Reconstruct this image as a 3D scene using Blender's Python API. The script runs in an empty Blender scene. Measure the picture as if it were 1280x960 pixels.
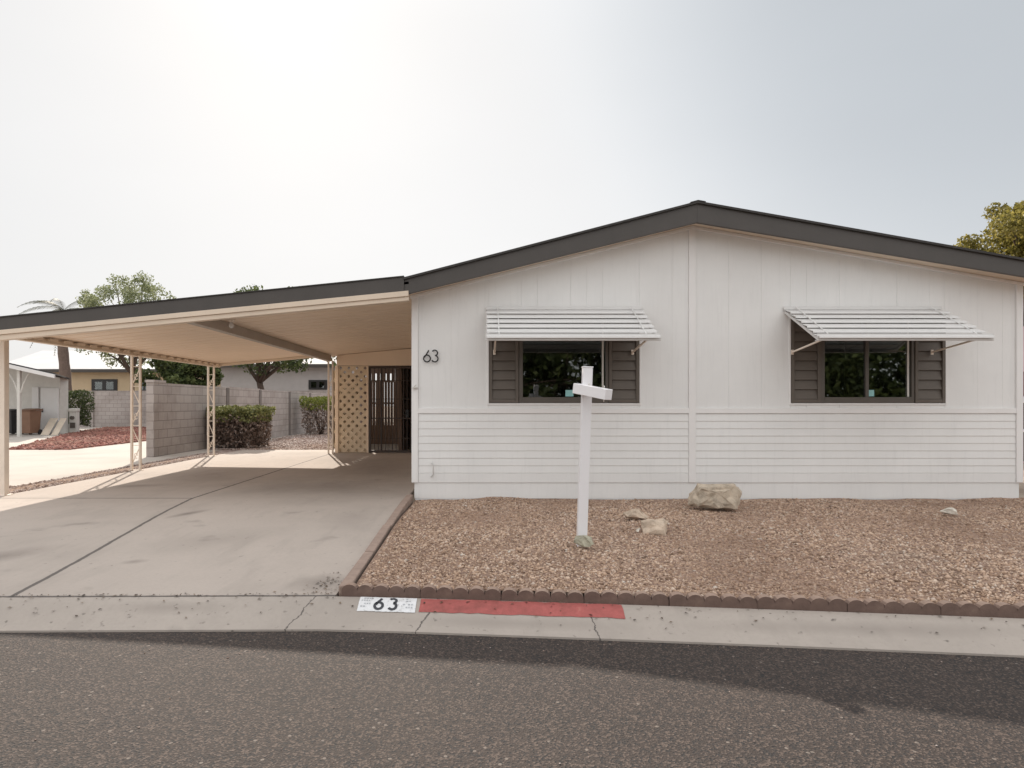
import bpy, bmesh, math, random
import numpy as np
from mathutils import Vector, Matrix

random.seed(7)
RNG = np.random.default_rng(7)
SC = bpy.context.scene
COL = SC.collection
CZ = 1.38            # lens height above the street
F, CX, CY = 780.0, 605.0, 505.0
def at(px, py, d):   # surveyed point: sight line taken to a known distance
    return Vector(((px-CX)*d/F, d, CZ+(CY-py)*d/F))

# ------------------------------------------------------------------ materials
def new_mat(name):
    m = bpy.data.materials.new(name); m.use_nodes = True
    nt = m.node_tree; b = nt.nodes['Principled BSDF']
    return m, nt, b
def node(nt, t, **kw):
    n = nt.nodes.new(t)
    for k, v in kw.items():
        if k in n.inputs: n.inputs[k].default_value = v
        else: setattr(n, k, v)
    return n
def ramp(nt, src, stops):
    r = nt.nodes.new('ShaderNodeValToRGB')
    cr = r.color_ramp
    while len(cr.elements) > 1: cr.elements.remove(cr.elements[-1])
    cr.elements[0].position, cr.elements[0].color = stops[0][0], (*stops[0][1], 1)
    for p, c in stops[1:]:
        e = cr.elements.new(p); e.color = (*c, 1)
    nt.links.new(src, r.inputs['Fac'])
    return r.outputs['Color']
def coords(nt): return nt.nodes.new('ShaderNodeTexCoord').outputs['Object']
def noise(nt, vec, scale, detail=4, rough=.6, sc3=None):
    if sc3:
        mp = nt.nodes.new('ShaderNodeMapping'); mp.inputs['Scale'].default_value = sc3
        nt.links.new(vec, mp.inputs['Vector']); vec = mp.outputs['Vector']
    n = node(nt, 'ShaderNodeTexNoise', Scale=scale, Detail=detail, Roughness=rough)
    nt.links.new(vec, n.inputs['Vector'])
    return n.outputs['Fac']
def mix(nt, a, b, fac, mode='MIX'):
    m = nt.nodes.new('ShaderNodeMix'); m.data_type = 'RGBA'; m.blend_type = mode
    for sock, v in ((m.inputs['Factor'], fac), (m.inputs['A'], a), (m.inputs['B'], b)):
        if hasattr(v, 'is_output'): nt.links.new(v, sock)
        elif isinstance(v, (int, float)): sock.default_value = v
        else: sock.default_value = (*v, 1)
    return m.outputs['Result']
def mth(nt, op, a, b=None, c=None, clamp=False):
    m = nt.nodes.new('ShaderNodeMath'); m.operation = op; m.use_clamp = clamp
    for i, v in enumerate((a, b, c)):
        if v is None: continue
        if hasattr(v, 'is_output'): nt.links.new(v, m.inputs[i])
        else: m.inputs[i].default_value = v
    return m.outputs[0]
def bump(nt, b, h, strength=.3, dist=.01):
    n = node(nt, 'ShaderNodeBump', Strength=strength, Distance=dist)
    nt.links.new(h, n.inputs['Height']); nt.links.new(n.outputs['Normal'], b.inputs['Normal'])

def paint(name, c, rough=.55, var=.08, scale=1.5, streak=False, grime=0.0, bmp=.08):
    m, nt, b = new_mat(name)
    v = coords(nt)
    n = noise(nt, v, scale, 6, .65)
    d = tuple(x*(1-var) for x in c); l = tuple(min(1, x*(1+var*.6)) for x in c)
    col = ramp(nt, n, [(.3, d), (.7, l)])
    if streak:
        n2 = noise(nt, v, 3, 5, .7, (6, 6, .5))
        col = mix(nt, col, tuple(x*(.82) for x in c), mth(nt, 'MULTIPLY', mth(nt, 'SUBTRACT', n2, .52, clamp=True), 1.6, clamp=True))
    if grime:
        n3 = noise(nt, v, 9, 6, .75)
        col = mix(nt, col, (.22, .17, .12), mth(nt, 'MULTIPLY', mth(nt, 'SUBTRACT', n3, .55, clamp=True), grime*4, clamp=True))
    nt.links.new(col, b.inputs['Base Color'])
    b.inputs['Roughness'].default_value = rough
    if bmp: bump(nt, b, noise(nt, v, 60, 4, .6), bmp, .004)
    return m

M = {}
M['wall']   = paint('white_wall_paint', (.80, .795, .785), .5, .05, 1.2, streak=True)
M['trim']   = paint('white_trim_paint', (.82, .805, .795), .45, .04, 2)
M['skirt']  = paint('white_skirting_paint', (.74, .765, .78), .6, .06, 2.5, grime=.10)
M['fascia'] = paint('charcoal_fascia_paint', (.066, .058, .053), .5, .12, 3, streak=True)
M['shingle']= paint('dark_shingle', (.05, .047, .045), .9, .3, 20, bmp=.5)
M['cream']  = paint('cream_carport_paint', (.86, .70, .55), .5, .05, 1.0)
M['creamtrim'] = paint('cream_trim_paint', (.72, .60, .48), .5, .06, 1.5, streak=True)
M['beam']   = paint('grey_beam_paint', (.46, .40, .35), .5, .08, 2)
M['post']   = paint('cream_post_paint', (.80, .70, .60), .45, .08, 6, grime=.15)
M['shutter']= paint('brown_shutter', (.115, .095, .078), .55, .1, 4)
M['bronze'] = paint('bronze_window_metal', (.10, .085, .072), .4, .1, 5)
M['alu']    = paint('white_awning_metal', (.70, .69, .68), .45, .04, 4)
M['door']   = paint('dark_brown_security_door', (.050, .033, .026), .45, .15, 6)
M['brownwall'] = paint('brown_patio_wall', (.24, .165, .125), .7, .15, 3, streak=True)
M['screenblk'] = paint('tan_screen_block', (.76, .63, .47), .85, .12, 8, bmp=.3)
M['black']  = paint('black_metal', (.015, .015, .016), .4, .1, 6)
M['vinyl']  = paint('white_vinyl_post', (.83, .82, .84), .35, .02, 3, bmp=0)
M['edging'] = paint('brown_concrete_edging', (.165, .108, .088), .9, .28, 9, grime=.25, bmp=.6)
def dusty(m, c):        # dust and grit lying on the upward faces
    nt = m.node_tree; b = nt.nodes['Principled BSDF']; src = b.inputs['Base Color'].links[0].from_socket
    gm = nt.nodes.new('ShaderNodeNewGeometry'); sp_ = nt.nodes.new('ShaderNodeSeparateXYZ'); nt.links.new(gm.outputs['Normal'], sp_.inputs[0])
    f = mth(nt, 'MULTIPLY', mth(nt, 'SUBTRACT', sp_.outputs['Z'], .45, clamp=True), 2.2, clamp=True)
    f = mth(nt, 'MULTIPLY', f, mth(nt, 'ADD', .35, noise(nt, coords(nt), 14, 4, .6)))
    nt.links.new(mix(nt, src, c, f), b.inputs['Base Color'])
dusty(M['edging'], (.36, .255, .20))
M['greywall'] = paint('grey_far_wall', (.42, .40, .40), .8, .08, 2)
M['beigewall'] = paint('beige_far_wall', (.58, .46, .31), .8, .08, 2)
M['whiteroof'] = paint('white_coated_roof', (.55, .55, .56), .6, .06, 1)
M['brownbin'] = paint('brown_bin_plastic', (.22, .12, .075), .5, .1, 4)
M['darkbin'] = paint('dark_bin_plastic', (.03, .03, .032), .5, .1, 4)
M['board']  = paint('pale_board', (.66, .56, .45), .7, .12, 5)
M['pedestal'] = paint('light_grey_utility_metal', (.62, .60, .56), .5, .08, 5)
M['pink']   = paint('pink_stucco', (.62, .42, .42), .8, .08, 3)
M['maroon'] = paint('maroon_paint', (.12, .02, .035), .6, .1, 3)
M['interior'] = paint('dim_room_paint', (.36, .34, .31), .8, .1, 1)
M['curtain'] = paint('pale_blind', (.6, .6, .58), .7, .05, 5)
M['teal']   = paint('teal_sticker', (.30, .58, .58), .5, .05, 30)
M['blue']   = paint('dark_blue_grey', (.05, .08, .12), .4, .1, 4)
M['faded']  = paint('faded_grey_marking', (.45, .46, .48), .8, .2, 40)
M['digit']  = paint('worn_black_marking', (.05, .052, .06), .8, .3, 60)

def glass_mat():
    m, nt, b = new_mat('window_glass')
    nt.nodes.remove(b)
    out = nt.nodes['Material Output']
    fr = node(nt, 'ShaderNodeFresnel', IOR=1.75)
    tr = node(nt, 'ShaderNodeBsdfTransparent', Color=(.66, .69, .67, 1))
    gl = node(nt, 'ShaderNodeBsdfGlossy', Roughness=.015, Color=(.95, .97, .97, 1))
    # old panes bow a little
    v = coords(nt); nb = node(nt, 'ShaderNodeBump', Strength=.05, Distance=.02)
    nt.links.new(noise(nt, v, 1.6, 2, .4), nb.inputs['Height'])
    nt.links.new(nb.outputs['Normal'], gl.inputs['Normal'])
    ms = nt.nodes.new('ShaderNodeMixShader')
    nt.links.new(fr.outputs[0], ms.inputs[0]); nt.links.new(tr.outputs[0], ms.inputs[1]); nt.links.new(gl.outputs[0], ms.inputs[2])
    nt.links.new(ms.outputs[0], out.inputs['Surface'])
    return m
M['glass'] = glass_mat()

def concrete(name, c, joints=None, stain=.5, stains_and_shade=None, sp=.73):
    m, nt, b = new_mat(name)
    v = coords(nt)
    big = noise(nt, v, .55, 6, .62)
    fine = noise(nt, v, 38, 5, .7)
    brush = noise(nt, v, 5, 4, .6, (1, .22, 1))
    col = ramp(nt, big, [(.28, tuple(x*.80 for x in c)), (.5, c), (.74, tuple(min(1, x*1.12) for x in c))])
    col = mix(nt, col, tuple(x*.72 for x in c), mth(nt, 'MULTIPLY', mth(nt, 'SUBTRACT', brush, .53, clamp=True), 2.2*stain, clamp=True))
    spot = noise(nt, v, 2.3, 3, .5)
    col = mix(nt, col, tuple(x*.45 for x in c), mth(nt, 'MULTIPLY', mth(nt, 'SUBTRACT', spot, .66, clamp=True), 5*stain, clamp=True))
    if stains_and_shade:
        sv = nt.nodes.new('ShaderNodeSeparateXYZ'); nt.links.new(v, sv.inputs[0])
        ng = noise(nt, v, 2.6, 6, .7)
        for x0, y0, a, b_, th, k in stains_and_shade:
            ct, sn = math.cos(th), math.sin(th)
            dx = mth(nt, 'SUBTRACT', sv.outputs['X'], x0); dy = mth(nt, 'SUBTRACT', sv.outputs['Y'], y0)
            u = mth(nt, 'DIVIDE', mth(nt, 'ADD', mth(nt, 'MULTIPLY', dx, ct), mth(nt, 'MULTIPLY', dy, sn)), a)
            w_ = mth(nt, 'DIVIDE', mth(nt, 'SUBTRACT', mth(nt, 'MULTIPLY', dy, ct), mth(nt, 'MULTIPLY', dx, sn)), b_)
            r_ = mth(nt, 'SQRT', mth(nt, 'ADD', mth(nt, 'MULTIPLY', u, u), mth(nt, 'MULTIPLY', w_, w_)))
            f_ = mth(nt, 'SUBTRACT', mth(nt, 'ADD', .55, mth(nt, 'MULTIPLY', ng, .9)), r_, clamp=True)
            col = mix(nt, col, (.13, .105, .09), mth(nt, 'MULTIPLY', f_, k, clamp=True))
    speck = noise(nt, v, 22 if name == 'kerb_concrete' else 16, 2, .5)
    col = mix(nt, col, tuple(x*.4 for x in c), mth(nt, 'MULTIPLY', mth(nt, 'SUBTRACT', speck, sp, clamp=True), 9, clamp=True))
    col = mix(nt, col, tuple(x*.8 for x in c), mth(nt, 'MULTIPLY', mth(nt, 'SUBTRACT', fine, .45, clamp=True), 1.2, clamp=True))
    if joints:
        sx = nt.nodes.new('ShaderNodeSeparateXYZ'); nt.links.new(v, sx.inputs[0])
        wob = mth(nt, 'MULTIPLY', mth(nt, 'SUBTRACT', noise(nt, v, 9, 5, .7), .5), .055)
        for dist in joints(nt, sx.outputs['X'], sx.outputs['Y']):
            a = mth(nt, 'ABSOLUTE', mth(nt, 'ADD', dist[0], mth(nt, 'MULTIPLY', wob, dist[2])))
            line = mth(nt, 'SUBTRACT', 1.0, mth(nt, 'DIVIDE', a, dist[1]), clamp=True)
            line = mth(nt, 'MULTIPLY', line, 2.5, clamp=True)
            col = mix(nt, col, (.075, .065, .06), mth(nt, 'MULTIPLY', line, .85))
    nt.links.new(col, b.inputs['Base Color'])
    b.inputs['Roughness'].default_value = .85
    bump(nt, b, fine, .25, .004)
    return m

def drive_joints(nt, X, Y):
    # long joint: x=-3.65 behind y=7.8, drifting to x=-3.1 at the street
    t = mth(nt, 'DIVIDE', mth(nt, 'SUBTRACT', 7.8, Y), 3.74, clamp=True)
    xj = mth(nt, 'ADD', -3.65, mth(nt, 'MULTIPLY', t, .58))
    left = mth(nt, 'MULTIPLY', mth(nt, 'GREATER_THAN', X, -3.66), 10.0)
    return [(mth(nt, 'SUBTRACT', X, xj), .022, .5), (mth(nt, 'ADD', mth(nt, 'SUBTRACT', Y, 7.82), left), .02, .5),
        (mth(nt, 'SUBTRACT', Y, mth(nt, 'ADD', 4.083, mth(nt, 'MULTIPLY', X, .012))), .02, .7)]
def kerb_joints(nt, X, Y):
    # cracks across the kerb
    r = []
    for x0, k in ((-1.18, .42), (-.36, .45), (.63, -.25), (4.2, .1), (-4.4, .2)):
        r.append((mth(nt, 'SUBTRACT', X, mth(nt, 'ADD', x0, mth(nt, 'MULTIPLY', mth(nt, 'SUBTRACT', Y, 3.85), k))), .0055, 1.6))
    return r
M['border'] = paint('brown_border_concrete', (.34, .25, .205), .9, .25, 9, grime=.25, bmp=.6)
M['drive'] = concrete('driveway_concrete', (.45, .39, .345), drive_joints, .9, [(-3.2, 6.75, .34, .10, 1.1, .75), (-3.95, 5.0, .5, .22, .9, .5), (-2.2, 8.9, 1.3, .8, .1, .42), (-1.9, 11.5, 1.2, 2.6, 0, .45), (-4.6, 10.5, .8, 1.6, 0, .35), (-2.4, 5.6, .7, .5, .6, .22), (-1.35, 6.6, .35, 1.1, 0, .22), (-5.0, 9.0, .5, .25, .3, .5), (-1.15, 4.35, .22, .25, 0, .55), (-2.75, 4.9, .12, .08, .4, .5)], .70)  # oil and dirt stains; the big rear ellipses also paint in carport shade
M['kerb']  = concrete('kerb_concrete', (.40, .35, .31), kerb_joints, .8, [(-2.0, 3.95, .5, .06, 0, .3), (2.2, 3.62, 1.2, .06, -.09, .3), (.2, 3.78, .8, .05, -.09, .25)], .66)
M['nconc'] = concrete('neighbour_concrete', (.47, .425, .38), None, .45)

def redpaint():
    m, nt, b = new_mat('worn_red_kerb_paint'); v = coords(nt)
    n = noise(nt, v, 14, 6, .7)
    col = ramp(nt, n, [(.33, (.27, .075, .065)), (.62, (.40, .105, .095)), (.72, (.42, .16, .13)), (.78, (.42, .34, .28))])
    nt.links.new(col, b.inputs['Base Color']); b.inputs['Roughness'].default_value = .8
    return m
M['red'] = redpaint()
def whiteplate():
    m, nt, b = new_mat('worn_white_kerb_paint'); v = coords(nt)
    n = noise(nt, v, 30, 6, .75)
    col = ramp(nt, n, [(.30, (.42, .41, .40)), (.46, (.70, .70, .71)), (.8, (.76, .76, .77))])
    nt.links.new(col, b.inputs['Base Color']); b.inputs['Roughness'].default_value = .8
    return m
M['plate'] = whiteplate()

def asphalt():
    m, nt, b = new_mat('asphalt'); v = coords(nt)
    vo = node(nt, 'ShaderNodeTexVoronoi', Scale=120.0); nt.links.new(v, vo.inputs['Vector'])
    vo2 = node(nt, 'ShaderNodeTexVoronoi', Scale=48.0); nt.links.new(v, vo2.inputs['Vector'])
    sep = nt.nodes.new('ShaderNodeSeparateColor'); nt.links.new(vo.outputs['Color'], sep.inputs[0])
    sep2 = nt.nodes.new('ShaderNodeSeparateColor'); nt.links.new(vo2.outputs['Color'], sep2.inputs[0])
    big = noise(nt, v, .7, 5, .6)
    col = ramp(nt, big, [(.3, (.031, .0222, .0182)), (.7, (.048, .0345, .0285))])
    col = mix(nt, col, (.096, .070, .057), mth(nt, 'GREATER_THAN', sep.outputs[0], .74))
    col = mix(nt, col, (.018, .016, .016), mth(nt, 'LESS_THAN', sep.outputs[1], .22))
    col = mix(nt, col, (.022, .017, .016), mth(nt, 'MULTIPLY', mth(nt, 'SUBTRACT', noise(nt, v, 12, 5, .7), .54, clamp=True), 3.0, clamp=True))
    lone = mth(nt, 'MULTIPLY', mth(nt, 'GREATER_THAN', sep2.outputs[2], .992), mth(nt, 'LESS_THAN', vo2.outputs['Distance'], .35))
    col = mix(nt, col, (.17, .14, .12), lone)
    nt.links.new(col, b.inputs['Base Color']); b.inputs['Roughness'].default_value = .85
    h = mth(nt, 'ADD', vo.outputs['Distance'], mth(nt, 'MULTIPLY', noise(nt, v, 150, 3, .6), .5))
    bump(nt, b, h, .6, .006)
    return m
M['asphalt'] = asphalt()

def soil(name, dark, mid, light, scale=30, bs=.6):
    m, nt, b = new_mat(name); v = coords(nt)
    vo = node(nt, 'ShaderNodeTexVoronoi', Scale=float(scale)); nt.links.new(v, vo.inputs['Vector'])
    sep = nt.nodes.new('ShaderNodeSeparateColor'); nt.links.new(vo.outputs['Color'], sep.inputs[0])
    col = ramp(nt, sep.outputs[0], [(.0, dark), (.45, mid), (1, light)])
    big = noise(nt, v, 1.1, 5, .6)
    col = mix(nt, col, tuple(x*.75 for x in mid), mth(nt, 'MULTIPLY', mth(nt, 'SUBTRACT', big, .45, clamp=True), 2.0, clamp=True))
    nt.links.new(col, b.inputs['Base Color']); b.inputs['Roughness'].default_value = .95
    bump(nt, b, vo.outputs['Distance'], bs, .02)
    return m
M['bed']   = soil('gravel_bed_soil', (.17, .105, .078), (.31, .205, .15), (.42, .29, .22), 55)
M['strip'] = soil('dirt_strip_soil', (.13, .075, .05), (.26, .16, .105), (.36, .25, .18), 30)
M['redbed'] = soil('red_lava_soil', (.12, .045, .035), (.22, .08, .06), (.32, .14, .11), 10)
M['pinkbed'] = soil('pink_gravel_soil', (.20, .14, .12), (.33, .25, .22), (.45, .36, .33), 12)
M['desert'] = soil('dry_ground', (.22, .17, .13), (.30, .24, .19), (.36, .30, .24), 2)

def stones(name, stops):
    m, nt, b = new_mat(name)
    g = nt.nodes.new('ShaderNodeNewGeometry')
    col = ramp(nt, g.outputs['Random Per Island'], stops)
    big = noise(nt, coords(nt), .75, 5, .62)
    col = mix(nt, col, (.29, .185, .13), mth(nt, 'MULTIPLY', mth(nt, 'SUBTRACT', big, .47, clamp=True), 3.2, clamp=True))
    col = mix(nt, col, (.47, .385, .325), mth(nt, 'MULTIPLY', mth(nt, 'SUBTRACT', .44, big, clamp=True), 2.5, clamp=True))
    nt.links.new(col, b.inputs['Base Color']); b.inputs['Roughness'].default_value = .9
    return m
M['gravel'] = stones('brown_gravel_stones', [(0, (.13, .078, .05)), (.3, (.42, .278, .192)), (.62, (.56, .395, .288)), (.85, (.65, .49, .375)), (.985, (.62, .51, .43)), (1, (.66, .60, .53))])
M['lava'] = stones('red_lava_stones', [(0, (.11, .035, .03)), (.5, (.24, .085, .065)), (1, (.38, .17, .13))])
M['pinkstone'] = stones('pinkish_gravel_stones', [(0, (.18, .12, .10)), (.5, (.34, .26, .23)), (1, (.58, .50, .46))])

def rockmat(name, c):
    m, nt, b = new_mat(name); v = coords(nt)
    n = noise(nt, v, 9, 8, .7); n2 = noise(nt, v, 40, 5, .7)
    col = ramp(nt, n, [(.3, tuple(x*.55 for x in c)), (.5, c), (.7, tuple(min(1, x*1.25) for x in c))])
    col = mix(nt, col, (.12, .085, .06), mth(nt, 'MULTIPLY', mth(nt, 'SUBTRACT', n2, .58, clamp=True), 3, clamp=True))
    nt.links.new(col, b.inputs['Base Color']); b.inputs['Roughness'].default_value = .9
    bump(nt, b, n2, .8, .012)
    return m
M['rock'] = rockmat('tan_rock', (.50, .42, .33))
M['rockwhite'] = rockmat('pale_rock', (.72, .67, .59))
M['rockpale'] = rockmat('pale_tan_rock', (.56, .45, .35))
M['rockgreen'] = rockmat('greenish_rock', (.42, .40, .31))

def blockmat():
    m, nt, b = new_mat('grey_concrete_block'); v = coords(nt)
    sx = nt.nodes.new('ShaderNodeSeparateXYZ'); nt.links.new(v, sx.inputs[0])
    u = mth(nt, 'ADD', sx.outputs['X'], sx.outputs['Y'])
    cb = nt.nodes.new('ShaderNodeCombineXYZ'); nt.links.new(u, cb.inputs[0]); nt.links.new(sx.outputs['Z'], cb.inputs[1])
    br = node(nt, 'ShaderNodeTexBrick', Scale=1.0, **{'Mortar Size': .008, 'Brick Width': .4, 'Row Height': .2, 'Mortar Smooth': .3})
    br.inputs['Color1'].default_value = (.39, .345, .325, 1); br.inputs['Color2'].default_value = (.45, .405, .385, 1); br.inputs['Mortar'].default_value = (.23, .205, .195, 1)
    nt.links.new(cb.outputs[0], br.inputs['Vector'])
    col = mix(nt, br.outputs['Color'], (.22, .185, .165), mth(nt, 'MULTIPLY', mth(nt, 'SUBTRACT', noise(nt, v, 1.3, 6, .7), .45, clamp=True), 2.2, clamp=True))
    nt.links.new(col, b.inputs['Base Color']); b.inputs['Roughness'].default_value = .9
    bump(nt, b, mth(nt, 'ADD', mth(nt, 'MULTIPLY', br.outputs['Fac'], -1.0), noise(nt, v, 60, 4, .7)), .5, .01)
    return m
M['block'] = blockmat()
M['pilaster'] = paint('dark_grey_pilaster', (.19, .165, .155), .9, .2, 5, bmp=.4)

def leafmat(name, stops, trans=.35):
    m, nt, b = new_mat(name)
    g = nt.nodes.new('ShaderNodeNewGeometry')
    col = ramp(nt, g.outputs['Random Per Island'], stops)
    big = noise(nt, coords(nt), 1.3, 3, .5)
    col = mix(nt, col, stops[0][1], mth(nt, 'MULTIPLY', mth(nt, 'SUBTRACT', big, .5, clamp=True), 2, clamp=True))
    out = nt.nodes['Material Output']
    nt.links.new(col, b.inputs['Base Color']); b.inputs['Roughness'].default_value = .6
    t = nt.nodes.new('ShaderNodeBsdfTranslucent'); nt.links.new(col, t.inputs['Color'])
    ms = nt.nodes.new('ShaderNodeMixShader'); ms.inputs[0].default_value = trans
    nt.links.new(b.outputs[0], ms.inputs[1]); nt.links.new(t.outputs[0], ms.inputs[2])
    nt.links.new(ms.outputs[0], out.inputs['Surface'])
    return m
M['leaf_yellow'] = leafmat('yellow_green_leaf', [(0, (.11, .10, .02)), (.5, (.24, .21, .05)), (1, (.42, .35, .10))], .5)
M['leaf_pale'] = leafmat('pale_green_leaf', [(0, (.15, .175, .09)), (.5, (.25, .28, .15)), (1, (.40, .42, .25))], .5)
M['leaf_dark'] = leafmat('dark_green_leaf', [(0, (.03, .045, .016)), (.5, (.075, .105, .032)), (1, (.16, .19, .065))])
M['leaf_hedge'] = leafmat('hedge_leaf', [(0, (.09, .10, .035)), (.5, (.19, .20, .07)), (1, (.33, .33, .13))], .2)
M['leaf_lime'] = leafmat('lime_leaf', [(0, (.11, .14, .02)), (.5, (.20, .23, .04)), (1, (.33, .34, .08))], .3)
M['twig'] = leafmat('brown_twig', [(0, (.10, .07, .055)), (.5, (.23, .17, .14)), (1, (.38, .30, .26))], .1)
M['litter'] = leafmat('dry_leaf_litter', [(0, (.04, .03, .025)), (.5, (.10, .07, .05)), (1, (.24, .17, .11))], .1)
M['palm'] = leafmat('palm_frond', [(0, (.04, .045, .02)), (.5, (.09, .095, .045)), (1, (.16, .15, .08))], .1)
M['bark'] = paint('bark', (.10, .07, .055), .9, .3, 8, bmp=.8)
M['palmbark'] = paint('palm_bark', (.16, .115, .095), .9, .3, 10, bmp=.8)

# ------------------------------------------------------------------ mesh tools
class MB:
    def __init__(self): self.v = []; self.f = []
    def add(self, vs, fs):
        o = len(self.v); self.v += [tuple(p) for p in vs]; self.f += [tuple(i+o for i in f) for f in fs]
        return self
    def box(self, x0, x1, y0, y1, z0, z1):
        return self.add([(x0,y0,z0),(x1,y0,z0),(x1,y1,z0),(x0,y1,z0),(x0,y0,z1),(x1,y0,z1),(x1,y1,z1),(x0,y1,z1)],
            [(0,3,2,1),(4,5,6,7),(0,1,5,4),(1,2,6,5),(2,3,7,6),(3,0,4,7)])
    def xz(self, pts, y0, y1):          # polygon in x,z pulled along y
        n = len(pts)
        return self.add([(x,y0,z) for x,z in pts]+[(x,y1,z) for x,z in pts],
            [tuple(range(n)), tuple(range(2*n-1,n-1,-1))]+[(i,(i+n),((i+1)%n)+n,(i+1)%n) for i in range(n)])
    def yz(self, pts, x0, x1):
        n = len(pts)
        return self.add([(x0,y,z) for y,z in pts]+[(x1,y,z) for y,z in pts],
            [tuple(range(n)), tuple(range(2*n-1,n-1,-1))]+[(i,(i+n),((i+1)%n)+n,(i+1)%n) for i in range(n)])
    def xy(self, pts, z0, z1):
        n = len(pts)
        return self.add([(x,y,z0) for x,y in pts]+[(x,y,z1) for x,y in pts],
            [tuple(range(n)), tuple(range(2*n-1,n-1,-1))]+[(i,(i+n),((i+1)%n)+n,(i+1)%n) for i in range(n)])
    def bar(self, a, b, w, h=None, up=(0,0,1)):   # square bar between two points
        a, b = Vector(a), Vector(b); h = h or w
        d = (b-a).normalized(); u = Vector(up)
        if abs(d.dot(u)) > .98: u = Vector((0,1,0))
        s = d.cross(u).normalized()*w/2; t = s.cross(d).normalized()*h/2
        vs = [a-s-t, a+s-t, a+s+t, a-s+t, b-s-t, b+s-t, b+s+t, b-s+t]
        return self.add(vs, [(0,3,2,1),(4,5,6,7),(0,1,5,4),(1,2,6,5),(2,3,7,6),(3,0,4,7)])
    def tube(self, pts, radii, n=8):
        pts = [Vector(p) for p in pts]; o = len(self.v); rings = []
        if isinstance(radii, (int, float)): radii = [radii]*len(pts)
        for i, p in enumerate(pts):
            d = (pts[min(i+1,len(pts)-1)]-pts[max(i-1,0)]).normalized()
            u = Vector((0,0,1)) if abs(d.z) < .9 else Vector((0,1,0))
            s = d.cross(u).normalized(); t = s.cross(d).normalized()
            for k in range(n):
                a = 2*math.pi*k/n
                self.v.append(tuple(p+(s*math.cos(a)+t*math.sin(a))*radii[i]))
        for i in range(len(pts)-1):
            for k in range(n):
                self.f.append((o+i*n+k, o+i*n+(k+1)%n, o+(i+1)*n+(k+1)%n, o+(i+1)*n+k))
        self.f.append(tuple(o+k for k in range(n-1,-1,-1))); e = o+(len(pts)-1)*n
        self.f.append(tuple(e+k for k in range(n)))
        return self
    def build(self, name, mat, parent=None, bevel=0, smooth=False, label=None):
        me = bpy.data.meshes.new(name); me.from_pydata(self.v, [], self.f); me.update()
        bm = bmesh.new(); bm.from_mesh(me); bmesh.ops.recalc_face_normals(bm, faces=bm.faces); bm.to_mesh(me); bm.free()
        me.materials.append(mat)
        return link(name, me, parent, bevel, smooth, label)
def link(name, me, parent=None, bevel=0, smooth=False, label=None):
    o = bpy.data.objects.new(name, me); COL.objects.link(o)
    if parent is not None:
        o.parent = parent
        # meshes are written in world coordinates: bring them into the thing's frame
        org = Vector((0,0,0)); p = parent
        while p is not None: org += p.location; p = p.parent
        if org.length > 0: me.transform(Matrix.Translation(-org))
    if smooth:
        for p in me.polygons: p.use_smooth = True
    if bevel:
        b = o.modifiers.new('edge', 'BEVEL'); b.width = bevel; b.segments = 2; b.limit_method = 'ANGLE'
    if label: o['label'] = label
    return o
def np_mesh(name, verts, faces, mat, parent=None):    # verts (N,3), faces (K,m)
    me = bpy.data.meshes.new(name)
    k, m = faces.shape
    me.vertices.add(len(verts)); me.vertices.foreach_set('co', verts.astype(np.float32).ravel())
    me.loops.add(k*m); me.loops.foreach_set('vertex_index', faces.astype(np.int32).ravel())
    me.polygons.add(k); me.polygons.foreach_set('loop_start', (np.arange(k)*m).astype(np.int32))
    me.update(calc_edges=True); me.validate()
    me.materials.append(mat)
    return link(name, me, parent)
def tag(o, label, cat, group=None):
    o['label'] = label; o['category'] = cat
    if group: o['group'] = group
    return o
def thing(name, loc, label, cat, group=None):
    o = bpy.data.objects.new(name, None); COL.objects.link(o); o.location = loc; o.empty_display_size = .2
    return tag(o, label, cat, group)
def struct(o, kind='structure'): o['kind'] = kind; return o
def origin(o, p):       # put a mesh thing's origin at its base
    p = Vector(p); o.data.transform(Matrix.Translation(-p)); o.location = p; return o

# ------------------------------------------------------------------ ground
GZ = .20                                   # level of the lot around the house
def lot_z(y):
    t = min(1, max(0, (y-4.06)/3.2)); t = t*t*(3-2*t)
    return .13+.07*t
def y_top(x):                              # back of the kerb
    if x < -.9: return 4.06 - .012*(-.9-x)
    return 4.06 - .088*(x+.9) - .004*(x+.9)**2 if x < 8 else y_top(7.99) - .15*(x-7.99)
def y_toe(x): return y_top(x) - .27
def sheet(name, xs, ys_of, z_of, mat, thick=0, parent=None):
    """grid sheet: xs list, ys_of(x) list (same length for all x)"""
    mb = MB(); cols = [ys_of(x) for x in xs]; n = len(cols[0])
    for x, c in zip(xs, cols):
        for y in c: mb.v.append((x, y, z_of(x, y)))
    for i in range(len(xs)-1):
        for j in range(n-1): mb.f.append((i*n+j, (i+1)*n+j, (i+1)*n+j+1, i*n+j+1))
    if thick:
        o = len(mb.v)
        rim = [i*n for i in range(len(xs))]+[(len(xs)-1)*n+j for j in range(1,n)]+[i*n+n-1 for i in range(len(xs)-2,-1,-1)]+[j for j in range(n-2,0,-1)]
        for r in rim:
            p = mb.v[r]; mb.v.append((p[0], p[1], p[2]-thick))
        k = len(rim)
        for i in range(k): mb.f.append((rim[i], rim[(i+1)%k], o+(i+1)%k, o+i))
    return mb.build(name, mat, parent)
def lin(a, b, n): return [a+(b-a)*i/(n-1) for i in range(n)]

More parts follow.
